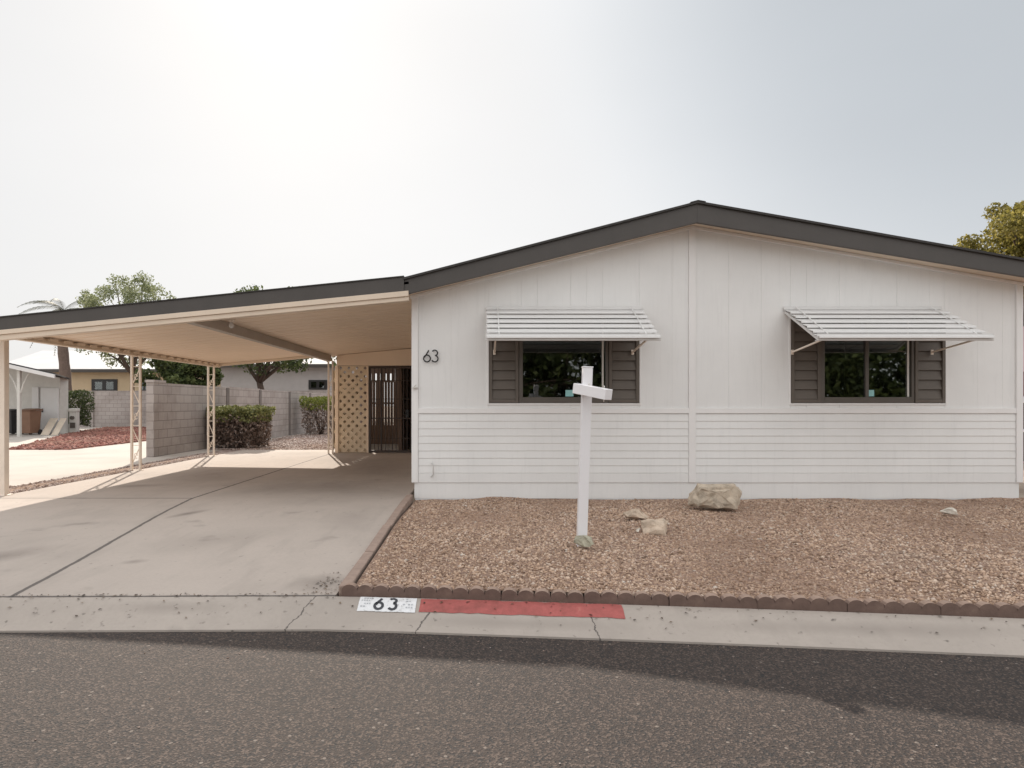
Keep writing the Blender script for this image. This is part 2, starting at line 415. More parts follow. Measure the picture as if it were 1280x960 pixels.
g = MB().add([(-400,-400,-.06),(400,-400,-.06),(400,400,-.06),(-400,400,-.06)], [(0,1,2,3)]).build('ground', M['desert']); struct(g)
road = MB().add([(-90,-5,0),(90,-5,0),(90,4.3,0),(-90,4.3,0)], [(0,1,2,3)]).build('road', M['asphalt']); struct(road)
o = sheet('lot_ground', [-60, -30, -10, 0, 9, 30, 60], lambda x: [max(y_top(x)+.02, 3.0) if abs(x) < 10 else 4.1, 5.5, 7.3, 20, 90], lambda x, y: lot_z(y)-.05, M['desert']); struct(o)
o = sheet('far_yard', [-60, 0, 60], lambda x: [-5.1, -7, -60], lambda x, y: .08, M['desert'], .2); struct(o)

# kerb: a sweep of the rolled profile along the curve of the street
kx = lin(-40, -8, 9)[:-1]+lin(-8, 8, 49)+lin(8, 40, 9)[1:]
prof = [(0.0, -.02), (0.0, .012), (.05, .03), (.14, .075), (.22, .115), (.27, .129), (.27, -.02)]
mb = MB()
for x in kx:
    for dy, z in prof: mb.v.append((x, y_toe(max(-40, x))+dy, z))
n = len(prof)
for i in range(len(kx)-1):
    for j in range(n-1): mb.f.append((i*n+j, (i+1)*n+j, (i+1)*n+j+1, i*n+j+1))
kerb = struct(mb.build('kerb', M['kerb']))
def on_kerb(x, s, lift=.003):              # s 0..1 across the painted part of the slope
    pr = [(.05, .03), (.14, .075), (.22, .115), (.27, .129)]
    dy = .05+.22*s
    for (a, za), (b, zb) in zip(pr, pr[1:]):
        if dy <= b+1e-9:
            z = za+(zb-za)*(dy-a)/(b-a); break
    return (x, y_toe(x)+dy-lift*.4, z+lift)
def kerb_patch(name, x0, x1, s0, s1, mat, lift, jag=0, parent=kerb):
    mb = MB(); N = 24; S = [s0]+[s for s in (.409, .773) if s0 < s < s1]+[s1]
    for i in range(N+1):
        x = x0+(x1-x0)*i/N
        for j, s in enumerate(S):
            ss = s + (random.uniform(-jag, jag) if j in (0, len(S)-1) else 0)
            mb.v.append(on_kerb(x+ (random.uniform(-jag, jag)*.2 if i in (0, N) else 0), min(.99, ss), lift))
    n = len(S)
    for i in range(N):
        for j in range(n-1): mb.f.append((i*n+j, (i+1)*n+j, (i+1)*n+j+1, i*n+j+1))
    return mb.build(name, mat, parent)
kerb_patch('red_paint', -.405, .855, .46, .98, M['red'], .003, .02)
plate = kerb_patch('number_panel', -.80, -.43, .42, .97, M['plate'], .004, .008)

def stroke_digit(ch, n=20):
    """centre line of a digit in a 0.62 x 1 box"""
    P = []
    if ch == '6':
        for i in range(7):
            t = i/6; P.append((.47-.40*t+.02*math.sin(t*3), 1-.62*t))
        for i in range(n+1):
            a = math.radians(160+360*i/n); P.append((.31+.29*math.cos(a), .29+.29*math.sin(a)))
    else:
        for i in range(n//2+5):
            a = math.radians(150-(150+85)*i/(n//2+4)); P.append((.29+.235*math.cos(a), .765+.235*math.sin(a)))
        for i in range(n//2+5):
            a = math.radians(85-(85+150)*i/(n//2+4)); P.append((.29+.275*math.cos(a), .275+.275*math.sin(a)))
    return P
def ribbon(pts, w):
    """flat ribbon outline around a polyline -> list of quads in 2D"""
    L, R = [], []
    for i, p in enumerate(pts):
        a = pts[max(0, i-1)]; b = pts[min(len(pts)-1, i+1)]
        dx, dy = b[0]-a[0], b[1]-a[1]; l = math.hypot(dx, dy) or 1
        L.append((p[0]-dy/l*w/2, p[1]+dx/l*w/2)); R.append((p[0]+dy/l*w/2, p[1]-dx/l*w/2))
    return L, R
for ch, x0 in (('6', -.695), ('3', -.605)):
    L, R = ribbon(stroke_digit(ch), .2); mb = MB()
    for a, b in zip(L, R):
        for p in (a, b): mb.v.append(on_kerb(x0+p[0]*.088, .50+.40*p[1], .006))
    for i in range(len(L)-1): mb.f.append((2*i, 2*i+1, 2*i+3, 2*i+2))
    mb.build('digit', M['digit'], plate)
mb = MB()                                   # faded small lettering at each end of the panel, no longer legible
for x0, x1 in ((-.785, -.715), (-.515, -.445)):
    for s in (.56, .66, .78, .88):
        x = x0
        while x < x1-.012:
            w = random.uniform(.008, .016)
            if random.random() < .75:
                mb.add([on_kerb(x, s, .006), on_kerb(x+w, s, .006), on_kerb(x+w, s+.045, .006), on_kerb(x, s+.045, .006)], [(0,1,2,3)])
            x += w+.006
mb.build('faded_lettering', M['faded'], plate)

# driveway and the concrete next door
def ys_drive(x): return [y_top(x)]+lin(4.5, 7.4, 8)+[9, 12, 14.6, 16.1 if x < -2 else 16.1]
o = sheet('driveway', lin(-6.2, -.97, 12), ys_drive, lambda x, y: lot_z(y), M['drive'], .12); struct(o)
o = sheet('patio_floor', [-4.2, -.9], lambda x: [16.1, 19.5], lambda x, y: GZ-.004, M['nconc']); struct(o)
o = sheet('neighbour_driveway', lin(-24, -6.75, 6), lambda x: [y_top(x), 5.5, 7.3, 16, 31.6], lambda x, y: lot_z(y)-.004, M['nconc']); struct(o)
o = sheet('red_gravel_bed', [0, 1], lambda x: [0, 1], lambda x, y: 0, M['redbed'])
RED = [(-12.3,16.1),(-10.7,16.1),(-11.0,31.5),(-19.0,31.5),(-17.2,26.3)]
bpy.data.objects.remove(o)
o = MB().xy(RED, GZ-.05, GZ+.012).build('red_gravel_bed', M['redbed']); struct(o)
o = sheet('dirt_strip', [-6.76, -6.5, -6.19], lambda x: [y_top(x), 5.5, 7.3, 10, 13.9], lambda x, y: lot_z(y)-.012+(.02 if -6.6 < x < -6.3 else 0), M['strip']); struct(o)
o = sheet('side_yard', [-7.3, -5, -3.6, -.9], lambda x: [13.9 if x < -6.2 else 16.08, 18, 24, 36], lambda x, y: GZ-.006, M['pinkbed']); struct(o)
# front gravel bed, gently mounded
def bed_z(x, y): 
    t = (y-y_top(x))/(7.8-y_top(x))
    return .165+.03*t+.02*math.sin(math.pi*min(1,max(0,t)))+.008*math.sin(x*2.1+y*1.7)+.006*math.sin(x*4.7-y*3.1)+max(0,t-.86)*(.05*math.sin(x*2.9+.7)+.05*math.sin(x*7.3)+.03*math.sin(x*17))
def ys_bed(x): return [y_top(x)+.06+(7.83-y_top(x)-.06)*i/14 for i in range(15)]
o = sheet('gravel_bed', lin(-.86, 9.5, 44), ys_bed, bed_z, M['bed']); struct(o)

OCT_V = np.array([(1,0,0),(-1,0,0),(0,1,0),(0,-1,0),(0,0,1),(0,0,-1)], float)
OCT_F = np.array([(0,2,4),(2,1,4),(1,3,4),(3,0,4),(2,0,5),(1,2,5),(3,1,5),(0,3,5)])
def stone_field(name, X, Y, Z, S, mat):
    n = len(X)
    V = OCT_V[None]*RNG.uniform(.6, 1.15, (n,6,1)) + RNG.normal(0, .16, (n,6,3))
    V *= S[:,None,None]*RNG.uniform((.8,.55,.45), (1.25,1.0,.75), (n,3))[:,None,:]
    a = RNG.uniform(0, 6.283, n); c, s = np.cos(a)[:,None], np.sin(a)[:,None]
    x, y = V[...,0]*c-V[...,1]*s, V[...,0]*s+V[...,1]*c
    V = np.stack([x+X[:,None], y+Y[:,None], V[...,2]+Z[:,None]], -1).reshape(-1,3)
    Fc = (OCT_F[None]+(np.arange(n)*6)[:,None,None]).reshape(-1,3)
    return np_mesh(name, V, Fc, mat)
N = 84000
t = RNG.random(N)**1.12
X = RNG.uniform(-.84, 7.6, N); yt = np.array([y_top(x)+.07 for x in X]); Y = yt+(7.76-yt)*t
Z = np.array([bed_z(x, y) for x, y in zip(X, Y)])
S = np.exp(RNG.normal(math.log(.0108), .34, N)).clip(.005, .03)
o = stone_field('gravel', X, Y, Z+S*.1, S, M['gravel']); struct(o, 'stuff')
# red lava rock next door
pts = [];
def inside(x, y, P):
    r = False; j = len(P)-1
    for i in range(len(P)):
        if (P[i][1] > y) != (P[j][1] > y) and x < (P[j][0]-P[i][0])*(y-P[i][1])/(P[j][1]-P[i][1])+P[i][0]: r = not r
        j = i
    return r
while len(pts) < 9000:
    x, y = random.uniform(-19, -10.6), random.uniform(16, 31.4)
    if inside(x, y, RED): pts.append((x, y))
P = np.array(pts); S = RNG.uniform(.03, .075, len(P))
o = stone_field('lava_rock', P[:,0], P[:,1], np.full(len(P), GZ+.02), S, M['lava']); struct(o, 'stuff')
# pinkish gravel of the side yard and the dirt strip beside the driveway
N = 9000; X = RNG.uniform(-7.2, -3.5, N); Y = 16.1+RNG.random(N)**1.4*14; S = RNG.uniform(.015, .05, N)
m = ~((X > -3.9) & (Y < 19.6)); X, Y, S = X[m], Y[m], S[m]
N2 = 5200; X2 = RNG.uniform(-6.75, -6.2, N2); Y2 = RNG.uniform(6.5, 15, N2); S2 = RNG.uniform(.01, .028, N2)
o = stone_field('side_gravel', np.r_[X, X2], np.r_[Y, Y2], np.full(len(X)+N2, GZ), np.r_[S, S2], M['pinkstone']); struct(o, 'stuff')
N = 150; X = RNG.uniform(-3.5, 3.5, N); Y = 3.62-RNG.random(N)**2*1.6; S = RNG.uniform(.003, .007, N)
o = stone_field('road_grit', X, Y, np.full(N, .003), S, M['pinkstone']); struct(o, 'stuff')

# dry leaves and grit gathered along the joint, the kerb and the driveway corner
def litter(n):
    V, Fc = [], []
    for k in range(n):
        q = random.random()
        if q < .45: x = random.uniform(-5, -.95); y = y_top(x)+random.gauss(.02, .02); z = lot_z(y)+.006
        elif q < .62: x = random.gauss(-1.08, .06); y = random.uniform(4.1, 4.6); z = lot_z(y)+.006
        elif q < .9:
            x = random.uniform(-3.2, 3.3); p = on_kerb(x, random.random()**.5*.98, .006); y, z = p[1], p[2]
        else: x = random.uniform(-.8, 5); y = random.uniform(4.3, 7.6); z = bed_z(x, y)+.018
        a = random.uniform(0, 6.28); l = random.uniform(.005, .015); w_ = l*random.uniform(.25, .6)
        c, sn = math.cos(a), math.sin(a); o_ = len(V)
        V += [(x-c*l, y-sn*l, z), (x-sn*w_, y+c*w_, z+random.uniform(0, .006)), (x+c*l, y+sn*l, z+.002), (x+sn*w_, y-c*w_, z+random.uniform(0, .006))]
        Fc.append((o_, o_+1, o_+2, o_+3))
    return np_mesh('leaf_litter', np.array(V), np.array(Fc), M['litter'])
struct(litter(420), 'stuff')

# ------------------------------------------------------------------ edging of the gravel bed
ORD = ['first', 'second', 'third', 'fourth', 'fifth', 'sixth', 'seventh', 'eighth', 'ninth', 'tenth', 'eleventh', 'twelfth', 'thirteenth', 'fourteenth', 'fifteenth', 'sixteenth']
def scallop_block():
    """0.52 m concrete border block with five round scallops, long side on x"""
    L, nS, depth = .519, 5, .055
    top = []
    for k in range(nS):
        for i in range(9):
            if k and i == 0: continue
            a = math.pi*(1-i/8)
            top.append((L/nS*(k+.5)+L/nS*.5*math.cos(a), .030+.042*math.sin(a)))
    pts = [(0, -.05)]+[(p[0], p[1]) for p in top]+[(L, -.05)]
    mb = MB(); n = len(pts)
    mb.add([(x,0,z) for x,z in pts]+[(x,depth,z) for x,z in pts], [])
    for i in range(n): mb.f.append((i, (i+1)%n, (i+1)%n+n, i+n))
    for s in (0, n):                        # front and back skins as strips so the scallops stay crisp
        idx = list(range(1, n-1))
        base = len(mb.v)
        for i in idx: mb.v.append((pts[i][0], 0 if s == 0 else depth, -.05))
        for q in range(len(idx)-1): mb.f.append((s+idx[q], s+idx[q+1], base+q+1, base+q))
    me = bpy.data.meshes.new('edging_block'); me.from_pydata(mb.v, [], mb.f); me.update()
    bm = bmesh.new(); bm.from_mesh(me); bmesh.ops.recalc_face_normals(bm, faces=bm.faces); bm.to_mesh(me); bm.free()
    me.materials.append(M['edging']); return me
sme = scallop_block()
x = -.93; i = 0
near = {0: 'above the white number panel', 1: 'above left end of red paint', 2: 'above middle of red paint', 3: 'above right end of red paint'}
while x < 6.8:
    x1 = x+.52; a = Vector((x, y_top(x)+.004, 0)); b = Vector((x1, y_top(x1)+.004, 0))
    o = bpy.data.objects.new('edging_block', sme); COL.objects.link(o)
    o.location = (x, a.y+random.uniform(-.002, .006), .130+random.uniform(-.003, .003)); 
    o.rotation_euler = (random.uniform(-.03, .03), random.uniform(-.008, .008), math.atan2(b.y-a.y, b.x-a.x))
    tag(o, 'scalloped edging block %s from driveway%s' % (ORD[i], ', '+near[i] if i in near else ''), 'garden edging', 'scalloped edging blocks along the kerb')
    x = x1; i += 1
# straight border strip between driveway and gravel
y = y_top(-.9)+.06; i = 0; spots = []
while y < 7.75:
    y1 = min(y+.92, 7.76); spots.append((y, y1)); y = y1
names = ['at the kerb corner', 'a little up from the kerb', 'in the middle of the driveway side', 'nearest the house corner']
for i, (ya, yb) in enumerate(spots):
    mb = MB(); za, zb = lot_z(ya)-.05, lot_z(yb)-.05
    mb.yz([(ya+.004, za), (yb-.004, zb), (yb-.004, zb+.095+.012*(i%2)), (ya+.004, za+.10)], -.965, -.885)
    o = mb.build('border_strip', M['border'], None, .012)
    origin(o, (-.925, (ya+yb)/2, za)); o.rotation_euler.z = random.uniform(-.012, .012)
    tag(o, 'low straight brown concrete border strip beside the driveway, '+names[min(i, 3)], 'garden edging', 'straight border strips along the driveway')

# ------------------------------------------------------------------ the house
FY = 7.8
XL, XR = -.90, 6.72
AP = 2.60
def rake(x):             # underside line of the roof at the facade
    return 2.735+(x-XL)*(3.60-2.735)/(AP-XL) if x < AP else 3.60-(x-AP)*.172
house = thing('mobile_home', (AP, FY, GZ), 'white double-wide mobile home with low brown gable roof and number 63', 'house')
W1, W2 = (.06, 1.94), (3.83, 5.76)
WB, WT = 1.39, 2.45
# boards of the upper facade: the gaps between them are the grooves
edges = [XL+.08]
def addto(lim):
    while True:
        nx = edges[-1]+random.choice((.20, .31, .41, .41))
        if nx > lim-.06: edges.append(lim); return
        edges.append(nx)
for lim in (W1[0], W1[1], AP-.045): addto(lim)
edges2 = [AP+.045]; tmp, edges = edges, edges2
for lim in (W2[0], W2[1], XR-.08): addto(lim)
edges2 = edges; edges = tmp
mb = MB()
for ed in (edges, edges2):
    for a, b in zip(ed, ed[1:]):
        inw = any(w[0]-1e-6 <= a and b <= w[1]+1e-6 for w in (W1, W2))
        dy = random.uniform(-.0012, .0012)
        for z0, z1 in (((1.33, WB-.002), (WT+.002, None)) if inw else ((1.33, None),)):
            ta, tb = (rake(a+.002), rake(b-.002)) if z1 is None else (z1, z1)
            mb.xz([(a+.0008, z0), (b-.0008, z0), (b-.0008, tb), (a+.0008, ta)], FY+dy, FY+.05)
mb.build('upper_siding', M['wall'], house, .0015)
# structural wall skins behind the siding, with the window holes left open
mb = MB()
def skin(x0, x1, z0, z1): mb.xz([(x0,z0),(x1,z0),(x1,z1 if z1 else rake(x1)),(x0,z1 if z1 else rake(x0))], FY+.0035, FY+.10)
skin(XL+.03, W1[0], .2, None); skin(W1[1], AP, .2, None); skin(AP, W2[0], .2, None); skin(W2[1], XR-.03, .2, None)
for w in (W1, W2):
    skin(w[0]+.001, w[1]-.001, .2, WB-.004); skin(w[0]+.001, w[1]-.001, WT+.004, None)
mb.xz([(XL+.02,.2),(XL+.10,.2),(XL+.10,2.7),(XL+.02,2.7)], FY+.11, 21.9)
mb.xz([(XR-.10,.2),(XR-.02,.2),(XR-.02,2.85),(XR-.10,2.85)], FY+.11, 21.9)
mb.xz([(XL+.11,.2),(XR-.11,.2),(XR-.11,rake(XR)),(AP,3.6),(XL+.11,rake(XL))], 21.8, 21.88)
mb.build('wall', M['wall'], house)
# lap siding of the lower facade
def laps(x0, x1):
    zs = lin(1.255, .515, 9); p = [(FY+.002, zs[0])]
    for a, b in zip(zs, zs[1:]): p += [(FY-.002, a), (FY-.0085, b+.010), (FY-.0075, b+.002), (FY-.002, b)]
    p += [(FY-.008, .515-.003), (FY-.008, .40), (FY+.04, .40)]
    return p
mb = MB()
for x0, x1 in ((XL+.08, AP-.045), (AP+.045, XR-.08)):
    p = laps(x0, x1); n = len(p)
    o_ = len(mb.v)
    mb.v += [(x0,y,z) for y,z in p]+[(x1,y,z) for y,z in p]
    for i in range(n-1): mb.f.append((o_+i, o_+i+n, o_+i+1+n, o_+i+1))
mb.build('lap_siding', M['wall'], house)
MB().box(XL-.003, XR+.003, FY-.016, FY+.04, 1.262, 1.328).build('belt_trim', M['trim'], house, .004)
for x0, x1 in ((XL-.004, XL+.078), (XR-.078, XR+.004)):
    z1 = min(rake(x0+.01), rake(x1-.01))
    MB().box(x0, x1, FY-.022, FY+.10, .40, z1).build('corner_board', M['trim'], house, .004)
MB().box(AP-.044, AP+.044, FY-.018, FY+.04, .40, 3.575).build('centre_batten', M['trim'], house, .004)
# skirting, in sheets with narrow joints
mb = MB(); xs = [XL+.05, -.2, 1.0, 2.22, 2.62, 3.9, 5.1, 6.1, XR-.03]
for a, b in zip(xs, xs[1:]): mb.box(a+.003, b-.003, FY+.018, FY+.05, .10, .385)
mb.build('skirting', M['skirt'], house, .002)
mb = MB(); mb.box(XL+.04, XR-.02, FY+.008, FY+.016, .10, .205); mb.build('skirting_footing', M['skirt'], house)
# rake trim under the fascia
mb = MB(); th = .035
for a, b in ((XL-.02, AP), (AP, XR+.02)):
    mb.xz([(a, rake(a)-th), (b, rake(b)-th), (b, rake(b)+.0), (a, rake(a)+.0)], FY-.035, FY+.04)
mb.build('rake_trim', M['trim'], house, .003)
mb = MB()
for a, b in ((XL-.07, AP), (AP, 7.0)):      # soffit boards
    mb.xz([(a, rake(a)+.003), (b, rake(b)+.003), (b, rake(b)+.016), (a, rake(a)+.016)], 7.51, FY+.1)
mb.build('soffit', M['creamtrim'], house)
# roof
RL, RR = -.99, 7.05
def rtop(x): return 2.89+(x+.96)*(3.80-2.89)/(2.55+.96) if x < 2.55 else 3.80-(x-2.55)*.1755
def rbot(x): return 2.705+(x+.87)*(3.55-2.705)/(2.55+.87) if x < 2.55 else 3.55-(x-2.55)*.1655
mb = MB()
for a, b in ((-.98, 2.55), (2.55, RR)):
    mb.xz([(a, rbot(a)), (b, rbot(b)), (b, rtop(b)-.027), (a, rtop(a)-.027)], 7.46, 7.505)
mb.build('fascia', M['fascia'], house, .002)
mb = MB()
for a, b in ((-.965, 2.55), (2.55, RR+.03)):
    mb.xz([(a, rtop(a)-.026), (b, rtop(b)-.026), (b, rtop(b)), (a, rtop(a))], 7.43, 22.3)
roof = mb.build('roof', M['shingle'], house)
mb = MB(); k = 0
y = 7.425                                    # ridge cap shingles lie over the peak
while y < 22.2:
    mb.xz([(2.46, rtop(2.46)+.002), (2.55, 3.802), (2.64, rtop(2.64)+.002), (2.64, rtop(2.64)+.010), (2.55, 3.810), (2.46, rtop(2.46)+.010)], y, y+.29); y += .30
mb.build('ridge_cap', M['shingle'], roof)

def window(w, mull):
    win = None
    fx0, fx1 = w[0]+.375, w[1]-.385
    # white casing
    mb = MB(); c = .022
    mb.box(w[0]-c, w[0], FY-.014, FY+.04, WB-c, WT+c); mb.box(w[1], w[1]+c, FY-.014, FY+.04, WB-c, WT+c)
    mb.box(w[0], w[1], FY-.013, FY+.04, WB-c, WB); mb.box(w[0], w[1], FY-.013, FY+.04, WT, WT+c)
    mb.build('window_casing', M['trim'], house, .003)
    # shutters with louvres
    for a, b in ((w[0]+.004, fx0-.004), (fx1+.004, w[1]-.004)):
        mb = MB(); st = .038
        mb.box(a, a+st, FY-.022, FY+.03, WB+.004, WT-.004); mb.box(b-st, b, FY-.022, FY+.03, WB+.004, WT-.004)
        mb.box(a+st, b-st, FY-.020, FY+.03, WB+.004, WB+.05); mb.box(a+st, b-st, FY-.020, FY+.03, WT-.05, WT-.004)
        sh = mb.build('shutter', M['shutter'], house, .003)
        mb = MB(); zs = lin(WB+.05, WT-.05, 9)
        for z0, z1 in zip(zs, zs[1:]):
            mb.yz([(FY+.012, z1), (FY-.012, z0+.004), (FY-.004, z0), (FY+.02, z1-.004)], a+st, b-st)
        mb.box(a+st, b-st, FY+.024, FY+.03, WB+.05, WT-.05)
        mb.build('louvre_panel', M['shutter'], sh)
    # metal frame
    mb = MB(); f = .05
    mb.box(fx0, fx0+f, FY-.010, FY+.05, WB+.002, WT); mb.box(fx1-f*.7, fx1, FY-.010, FY+.05, WB+.002, WT)
    mb.box(fx0+f, fx1-f*.7, FY-.012, FY+.05, WB+.002, WB+.075); mb.box(fx0+f, fx1-f*.7, FY-.009, FY+.05, WT-.05, WT)
    if mull: mb.box((fx0+fx1)/2-.02, (fx0+fx1)/2+.02, FY-.004, FY+.045, WB+.075, WT-.05)
    win = mb.build('window', M['bronze'], house, .003)
    MB().box(fx0+f-.004, fx1-f*.7+.004, FY+.018, FY+.022, WB+.07, WT-.045).build('pane', M['glass'], win)
    mb = MB(); mb.box(fx1-f*.7-.045, fx1-f*.7-.022, FY+.004, FY+.016, WB+.08, WT-.05); mb.build('slide_rail', M['pedestal'], win, .002)
    sx = 1.07 if not mull else 4.835
    mb = MB(); mb.box(sx-.05, sx+.05, FY+.013, FY+.0155, WB+.085, WB+.165); mb.build('sticker', M['teal'], win)
    # the dim room behind
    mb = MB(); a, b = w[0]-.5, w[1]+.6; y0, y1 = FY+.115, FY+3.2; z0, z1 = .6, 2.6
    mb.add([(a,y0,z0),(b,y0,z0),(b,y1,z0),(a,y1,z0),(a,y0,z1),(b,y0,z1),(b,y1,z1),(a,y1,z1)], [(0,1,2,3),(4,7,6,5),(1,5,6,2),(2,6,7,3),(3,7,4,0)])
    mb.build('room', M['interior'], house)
    return fx0, fx1
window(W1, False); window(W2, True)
mb = MB()                                       # things half seen inside: low ledge and a blind edge
mb.box(.5, 1.5, FY+.5, FY+.9, 1.35, 1.47)
mb.build('indoor_ledge', M['board'], house)

def awning(xa, xb, open_left):
    zt, zf, proj = 2.585, 2.145, .80
    yb, yf = FY-.012, FY-proj
    mb = MB(); n = 6
    for i in range(n):
        t0, t1 = i/n, (i+1)/n
        ya, yc = yb+(yf-yb)*t0, yb+(yf-yb)*(t1+.018)
        za, zc = zt+(zf-zt)*t0, zt+(zf-zt)*(t1)
        # each slat: a pan a little flatter than the awning, lapping over the next with an open gap
        ya, yc = yb+(yf-yb)*t0, yb+(yf-yb)*(t1+.05)
        za, zc = zt+(zf-zt)*t0-.030, zt+(zf-zt)*t1-.008
        mb.yz([(ya, za), (yc, zc), (yc-.004, zc-.020), (yc, zc-.021), (yc+.004, zc-.004), (ya, za-.005)], xa, xb)
    aw = mb.build('awning', M['alu'], house)
    mb = MB(); mb.yz([(yf-.012, zf+.025), (yf-.014, zf-.052), (yf-.006, zf-.056), (yf+.03, zf-.05), (yf+.03, zf-.044), (yf-.004, zf-.046), (yf-.004, zf+.022)], xa-.012, xb+.012)
    mb.build('front_lip', M['alu'], aw)
    mb = MB(); mb.box(xa-.005, xb+.005, FY-.028, FY-.012, zt-.03, zt+.012); mb.build('head_rail', M['alu'], aw, .003)
    for x in (xa+.02, xb-.02):                 # side rafters that carry the slats
        for s in (0,):
            mb = MB(); mb.bar((x, yb, zt-.055), (x, yf+.02, zf-.03), .022, .03); mb.build('rafter', M['alu'], aw)
    for x in (xa+.14, xb-.14):                  # ribs over the slats
        mb = MB()
        mb.bar((x, yb-.03, zt+.0), (x, yf+.02, zf+.018), .013, .006); mb.build('rib', M['alu'], aw)
    for x in (xa+.10, xb-.12):
        mb = MB(); mb.bar((x, yf+.05, zf-.03), (x, FY-.03, zf-.12), .018, .018); mb.bar((x, FY-.03, zf-.15), (x, FY-.03, zf-.09), .03, .012)
        mb.build('arm', M['post'], aw)
    return aw
awning(.03, 1.97, False); awning(3.74, 5.70, True)

# house number
hn = thing('x', (0,0,0), 'x', 'x'); bpy.data.objects.remove(hn)
for ch, x0 in (('6', -.755), ('3', -.655)):
    P = stroke_digit(ch, 24); mb = MB()
    mb.tube([(x0+p[0]*.145, FY-.030, 1.905+p[1]*.145) for p in P], .0085, 8)
    mb.build('house_number', M['black'], house, 0, True)
mb = MB(); mb.tube([(-.66, FY-.02, .64), (-.64, FY-.055, .645), (-.63, FY-.055, .62), (-.63, FY-.05, .50), (-.66, FY-.02, .47)], .008, 8)
mb.build('pipe_stub', M['alu'], house, 0, True)
mb = MB(); mb.box(-.885, -.82, FY-.055, FY-.022, 1.575, 1.592); mb.bar((-.87, FY-.05, 1.59), (-.84, FY-.05, 1.62), .01); mb.build('hose_hook', M['pedestal'], house)

# entry wall at the back of the carport, perforated screen and security door: parts of the house
EY = 15.1
mb = MB()
def ceil_z(x): return CZ+1.17+.093*(x+3.74)
mb.xz([(-3.56, 2.31), (-2.80, 2.31), (-2.80, ceil_z(-2.8)-.012), (-3.56, ceil_z(-3.56)-.012)], EY-.02, EY+.08)
mb.xz([(-2.80, 2.31), (-1.72, 2.31), (-1.72, ceil_z(-1.72)-.012), (-2.80, ceil_z(-2.8)-.012)], EY-.02, EY+.08)
mb.xz([(-1.72, GZ-.02), (-.89, GZ-.02), (-.89, ceil_z(-.89)-.012), (-1.72, ceil_z(-1.72)-.012)], EY-.02, EY+.08)
mb.build('entry_wall', M['cream'], house)
def lattice(x0, x1, z0, z1, c, ya, yb):
    """pierced screen: diamond holes in a staggered grid"""
    nx, nz = round((x1-x0)/c), round((z1-z0)/c); cx, cz = (x1-x0)/nx, (z1-z0)/nz
    mb = MB()
    for i in range(nx):
        for k in range(nz):
            a, b, l, h = x0+i*cx, x0+(i+1)*cx, z0+k*cz, z0+(k+1)*cz
            if (i+k) % 2 == 0 and 0 < i < nx-1 or (i+k) % 2 == 0:
                r = .44; mx, mz = (a+b)/2, (l+h)/2
                D = [(mx, mz-cz*r), (mx+cx*r, mz), (mx, mz+cz*r), (mx-cx*r, mz)]
                Q = [(a,l),(b,l),(b,h),(a,h)]
                o_ = len(mb.v)
                for y in (ya, yb): mb.v += [(p[0], y, p[1]) for p in Q+D]
                for s in (0, 8):
                    for q in range(4):
                        mb.f.append((o_+s+q, o_+s+(q+1)%4, o_+s+4+q)); mb.f.append((o_+s+(q+1)%4, o_+s+4+(q+1)%4, o_+s+4+q))
                for q in range(4): mb.f.append((o_+4+q, o_+4+(q+1)%4, o_+12+(q+1)%4, o_+12+q))
            else:
                o_ = len(mb.v)
                mb.v += [(a,ya,l),(b,ya,l),(b,ya,h),(a,ya,h),(a,yb,l),(b,yb,l),(b,yb,h),(a,yb,h)]
                mb.f += [(o_,o_+1,o_+2,o_+3),(o_+7,o_+6,o_+5,o_+4)]
    return mb
lattice(-3.52, -2.83, .80, 2.30, .0985, EY, EY+.045).build('pierced_screen', M['screenblk'], house)
lb = lattice(-3.52, -2.83, GZ+.01, .798, .0985, EY+.002, EY+.045)
lb.box(-3.52, -2.83, EY+.046, EY+.07, GZ, .798)
lb.build('screen_base', M['screenblk'], house)
mb = MB(); mb.box(-3.60, -3.521, EY-.03, EY+.06, GZ-.02, 2.305); mb.box(-2.829, -2.79, EY-.03, EY+.06, GZ-.02, 2.305); mb.build('screen_jamb', M['cream'], house, .004)
mb = MB(); f = .05; dx0, dx1, dz1 = -2.785, -1.725, 2.29
mb.box(dx0, dx0+f, EY-.015, EY+.04, GZ, dz1); mb.box(dx1-f, dx1, EY-.015, EY+.04, GZ, dz1); mb.box(dx0+f, dx1-f, EY-.015, EY+.04, dz1-f, dz1)
mb.box(dx0+f, dx1-f, EY-.013, EY+.038, GZ+.01, GZ+.06); mb.box(dx0+f, dx1-f, EY-.008, EY+.02, 1.02, 1.05)
mb.box(dx0+.28, dx0+.31, EY-.01, EY+.02, GZ+.06, dz1-f)
door = mb.build('security_door', M['door'], house, .004)
mb = MB(); k = 11
for i in range(1, k):
    x = dx0+f+(dx1-dx0-2*f)*i/k; mb.bar((x, EY+.012, GZ+.06), (x, EY+.012, dz1-f), .014)
for z in (.55, 1.5, 1.95): mb.bar((dx0+f, EY+.022, z), (dx1-f, EY+.022, z), .012)
mb.build('door_bars', M['door'], door)
mb = MB(); mb.box(dx1-.17, dx1-.10, EY-.035, EY-.016, 1.06, 1.24); mb.tube([(dx1-.135, EY-.035, 1.15), (dx1-.135, EY-.075, 1.15), (dx1-.21, EY-.08, 1.15)], .011, 8); mb.build('door_handle', M['black'], door)
